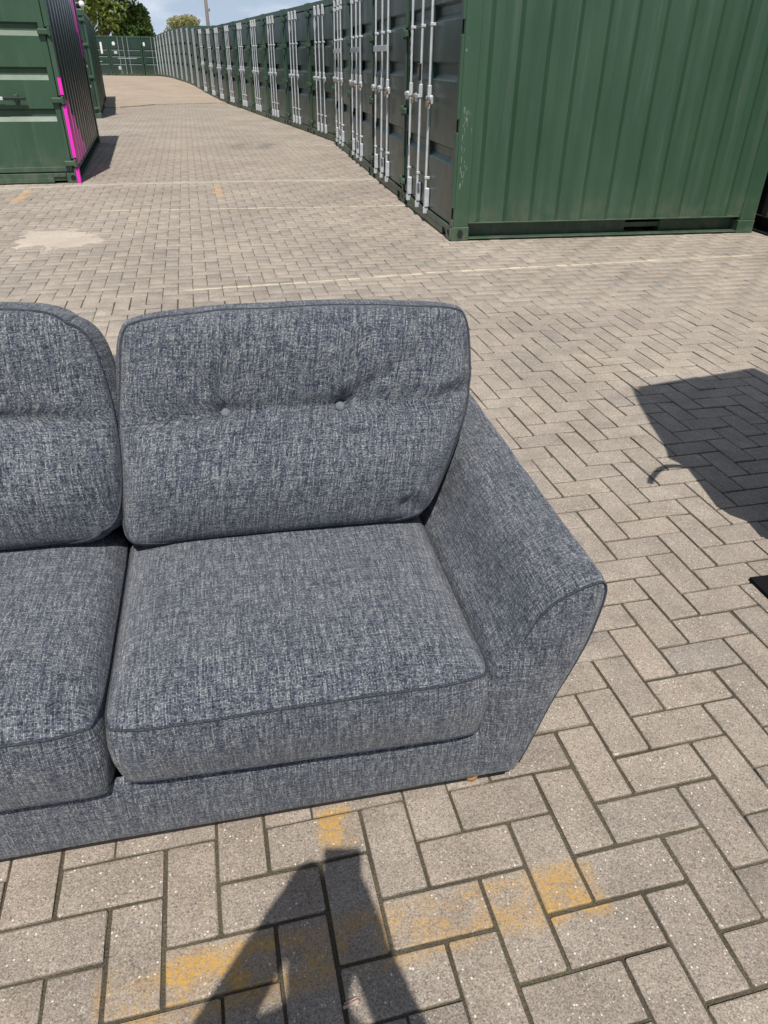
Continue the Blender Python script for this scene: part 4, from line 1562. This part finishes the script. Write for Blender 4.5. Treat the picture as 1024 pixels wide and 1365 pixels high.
# unseen upright stand-in, added just outside the frame to throw the big shadow at right
CZ = 2.05
caster = empty('shadow_caster', (1.345, 2.045, 0.0), R(21.9))
tag(caster, 'unseen upright stand-in added beside the frame to throw the block shadow at right', 'shadow caster')
CW, CD = .755, .40
m = MB()
m.box(0, -CD, .06, CW, 0, CZ, .006); m.build('caster_body', M_CASTER, caster)
for k in range(2):
    m = MB(); m.box(.006 + k * CW / 2, -CD - .018, .09, CW / 2 - .004 + k * CW / 2, -CD - .0005, CZ - .02, .004)
    dr = m.build('door', M_CASTER, caster)
    m = MB(); m.tube([(CW / 2 + (-.04 if k == 0 else .04), -CD - .035, .95), (CW / 2 + (-.04 if k == 0 else .04), -CD - .035, 1.15)], .006, 6); m.build('handle', M_GALV, dr)
m = MB(); m.box(.02, -CD + .03, 0.0, CW - .02, -.03, .0595, .004); m.build('caster_base', M_CASTER, caster)
inv = caster.matrix_basis.inverted()
def shadow_src(gx, gy, z):
    t = z / SUN.z
    return Vector((gx + SUN.x * t, gy + SUN.y * t, z))
Lm = Matrix.Translation((1.345, 2.045, 0)) @ Matrix.Rotation(R(21.9), 4, 'Z')
Li = Lm.inverted()
# added side bulge, shaped to the outline of the shadow it throws
bl = [(1.222, 3.325), (1.201, 3.167), (1.179, 2.875), (1.173, 2.663), (1.155, 2.565), (1.201, 2.492), (1.207, 2.32), (1.209, 2.195), (1.233, 2.137), (1.278, 2.095), (1.283, 2.0)]
m = MB()
row0, row1, row2 = [], [], []
for gx, gy in bl:
    z = max(.30, min(2.0, (gy - 1.90) / .62))
    p = Li @ shadow_src(gx, gy, z)
    row0.append((-.001, min(p.y + .05, -.005), p.z)); row1.append((p.x, p.y, p.z)); row2.append((-.001, max(p.y - .10, -CD + .02), p.z - .02))
m.grid([row0, row1, row2])
m.build('caster_bulge', M_CASTER2, caster)
hp = [Li @ shadow_src(gx, gy, 1.02) for gx, gy in ((1.30, 2.47), (1.201, 2.493), (1.160, 2.497), (1.122, 2.491), (1.085, 2.463), (1.058, 2.428), (1.032, 2.392), (1.018, 2.357))]
m = MB(); m.tube(hp, .013, 8); m.build('caster_hook', M_RUBBER, caster, smooth=True)  # added hook, shaped to throw the thin curved shadow

# ------------------------------------------------------------------ the photographer (only the shadow is in view)
def skin_body(name, verts, edges, radii, mats, matfn, parent=None, root=0, sub=2):
    me = bpy.data.meshes.new(name)
    me.from_pydata(verts, edges, [])
    o = link(name, me, parent)
    sk = o.modifiers.new('skin', 'SKIN')
    sk.use_smooth_shade = True
    lay = me.skin_vertices[0].data if me.skin_vertices else None
    if lay is None:
        bm = bmesh.new(); bm.from_mesh(me); bm.verts.layers.skin.verify(); bm.to_mesh(me); bm.free()
        lay = me.skin_vertices[0].data
    for k, r in enumerate(radii):
        lay[k].radius = r if isinstance(r, tuple) else (r, r)
        lay[k].use_root = (k == root)
    sb = o.modifiers.new('sub', 'SUBSURF'); sb.levels = sub; sb.render_levels = sub
    dg = bpy.context.evaluated_depsgraph_get()
    ev = o.evaluated_get(dg)
    nm = bpy.data.meshes.new_from_object(ev)
    nm.name = name
    o.modifiers.clear()
    o.data = nm
    nm.materials.clear()
    for q in mats: nm.materials.append(q)
    for p in nm.polygons:
        p.material_index = matfn(p.center)
        p.use_smooth = True
    return o

PX, PYY = -.06, -.27
per = empty('person', (PX, PYY, 0))
tag(per, 'person in grey top and jeans standing behind the camera, shadow falling by the sofa', 'person')
SH = 1.27
verts = [(0, -.02, .86), (0, -.03, 1.00), (0, -.05, 1.14), (0, -.04, 1.235), (.02, -.01, 1.31), (.03, .02, 1.40), (.03, .02, 1.50),
         (-.10, -.02, .80), (-.10, .0, .45), (-.10, -.04, .08), (-.11, .10, .035),
         (.10, -.02, .80), (.10, .0, .45), (.10, -.04, .08), (.11, .10, .035),
         (-.155, -.04, 1.215), (-.212, .05, 1.00), (-.062, .212, 1.215),
         (.155, -.04, 1.215), (.215, .05, 1.00), (.080, .218, 1.205)]
edges = [(0, 1), (1, 2), (2, 3), (3, 4), (4, 5), (5, 6), (0, 7), (7, 8), (8, 9), (9, 10), (0, 11), (11, 12), (12, 13), (13, 14), (3, 15), (15, 16), (16, 17), (3, 18), (18, 19), (19, 20)]
radii = [(.14, .10), (.125, .09), (.15, .10), (.12, .085), .048, (.062, .075), (.068, .08),
         .082, .056, .038, .036, .082, .056, .038, .036, .058, .052, .042, .058, .048, .040]
def body_mat(c):
    if c.z > 1.29 or (c.y > .16): return 0
    return 1 if c.z > .88 else 2
body = skin_body('body', verts, edges, radii, [M_SKIN, M_SHIRT, M_JEANS], body_mat, per)
m = MB(); m.ball((.03, .010, 1.530), .080, (.95, 1.05, .85), 14, 10); m.build('hair', M_HAIR, per, smooth=True)
for sx in (-1, 1):
    m = MB(); m.ball((.03 + sx * .069, .02, 1.45), .018, (.5, .8, 1.3), 8, 6); m.build('ear', M_SKIN, per, smooth=True)
    m = MB(); m.ball((.03 + sx * .027, .090, 1.46), .010, (1, .6, .7), 8, 6); m.build('eye', M_WHITE, per, smooth=True)
m = MB(); m.ball((.03, .103, 1.435), .013, (.8, 1.1, 1.5), 8, 6); m.build('nose', M_SKIN, per, smooth=True)
m = MB(); m.ball((.03, .093, 1.403), .018, (1.2, .4, .35), 8, 6); m.build('mouth', M_SKIN, per, smooth=True)

# phone in the hands: just behind the lens, square to the view
ph = empty('phone', (0, 0, 0))
tag(ph, 'black phone held up in two hands, its shadow at the tip of the person shadow', 'phone')
phm = Matrix((_rt, _up, -_fw)).transposed().to_4x4()
phm.translation = Vector((0, 0, CAM_H)) - _fw * .004
ph.matrix_world = phm
m = MB(); m.box(-.047, -.137, .0005, .030, .013, .0085, .003); m.build('case', M_BLACK, ph)
m = MB(); m.box(-.044, -.134, .0086, .027, .010, .0092); m.build('screen', M_SCREEN, ph)

def hand(sx, wrist, palm_c, tips):
    """palm with four unequal curled fingers and a thumb, one skinned chain each"""
    wr = Vector(wrist); pc = Vector(palm_c)
    vs, es, rs = [tuple(wr), tuple(wr.lerp(pc, .5)), tuple(pc)], [(0, 1), (1, 2)], [(.042, .034), (.048, .036), (.046, .032)]
    for (base, mid, tip) in tips:
        i = len(vs)
        vs += [base, mid, tip]
        es += [(2, i), (i, i + 1), (i + 1, i + 2)]
        rs += [.0095, .0088, .0075]
    return skin_body('hand', vs, es, rs, [M_SKIN], lambda c: 0, per, sub=1)
# positions in the person's frame (phone lower edge is about y=.33, z=1.24)
lp = (-.108, .345, 1.222)
hand(-1, (-.092, .180, 1.170), (-.050, .226, 1.222),
     [((-.028 - .004 * k, .270 + .003 * k, 1.214 + .019 * k), (-.004 - .003 * k, .294, 1.216 + .020 * k), (.018 - .005 * k, .284, 1.217 + .020 * k)) for k in range(4)] +
     [((-.045, .220, 1.252), (-.022, .218, 1.264), (-.004, .222, 1.268))])
hand(1, (.105, .180, 1.160), (.080, .230, 1.215),
     [((.086 - .002 * k, .272, 1.214 + .019 * k), (.070 - .002 * k, .290, 1.220 + .020 * k), (.050 - .002 * k, .286, 1.224 + .020 * k)) for k in range(4)] +
     [((.074, .220, 1.245), (.055, .215, 1.262), (.040, .218, 1.275))])
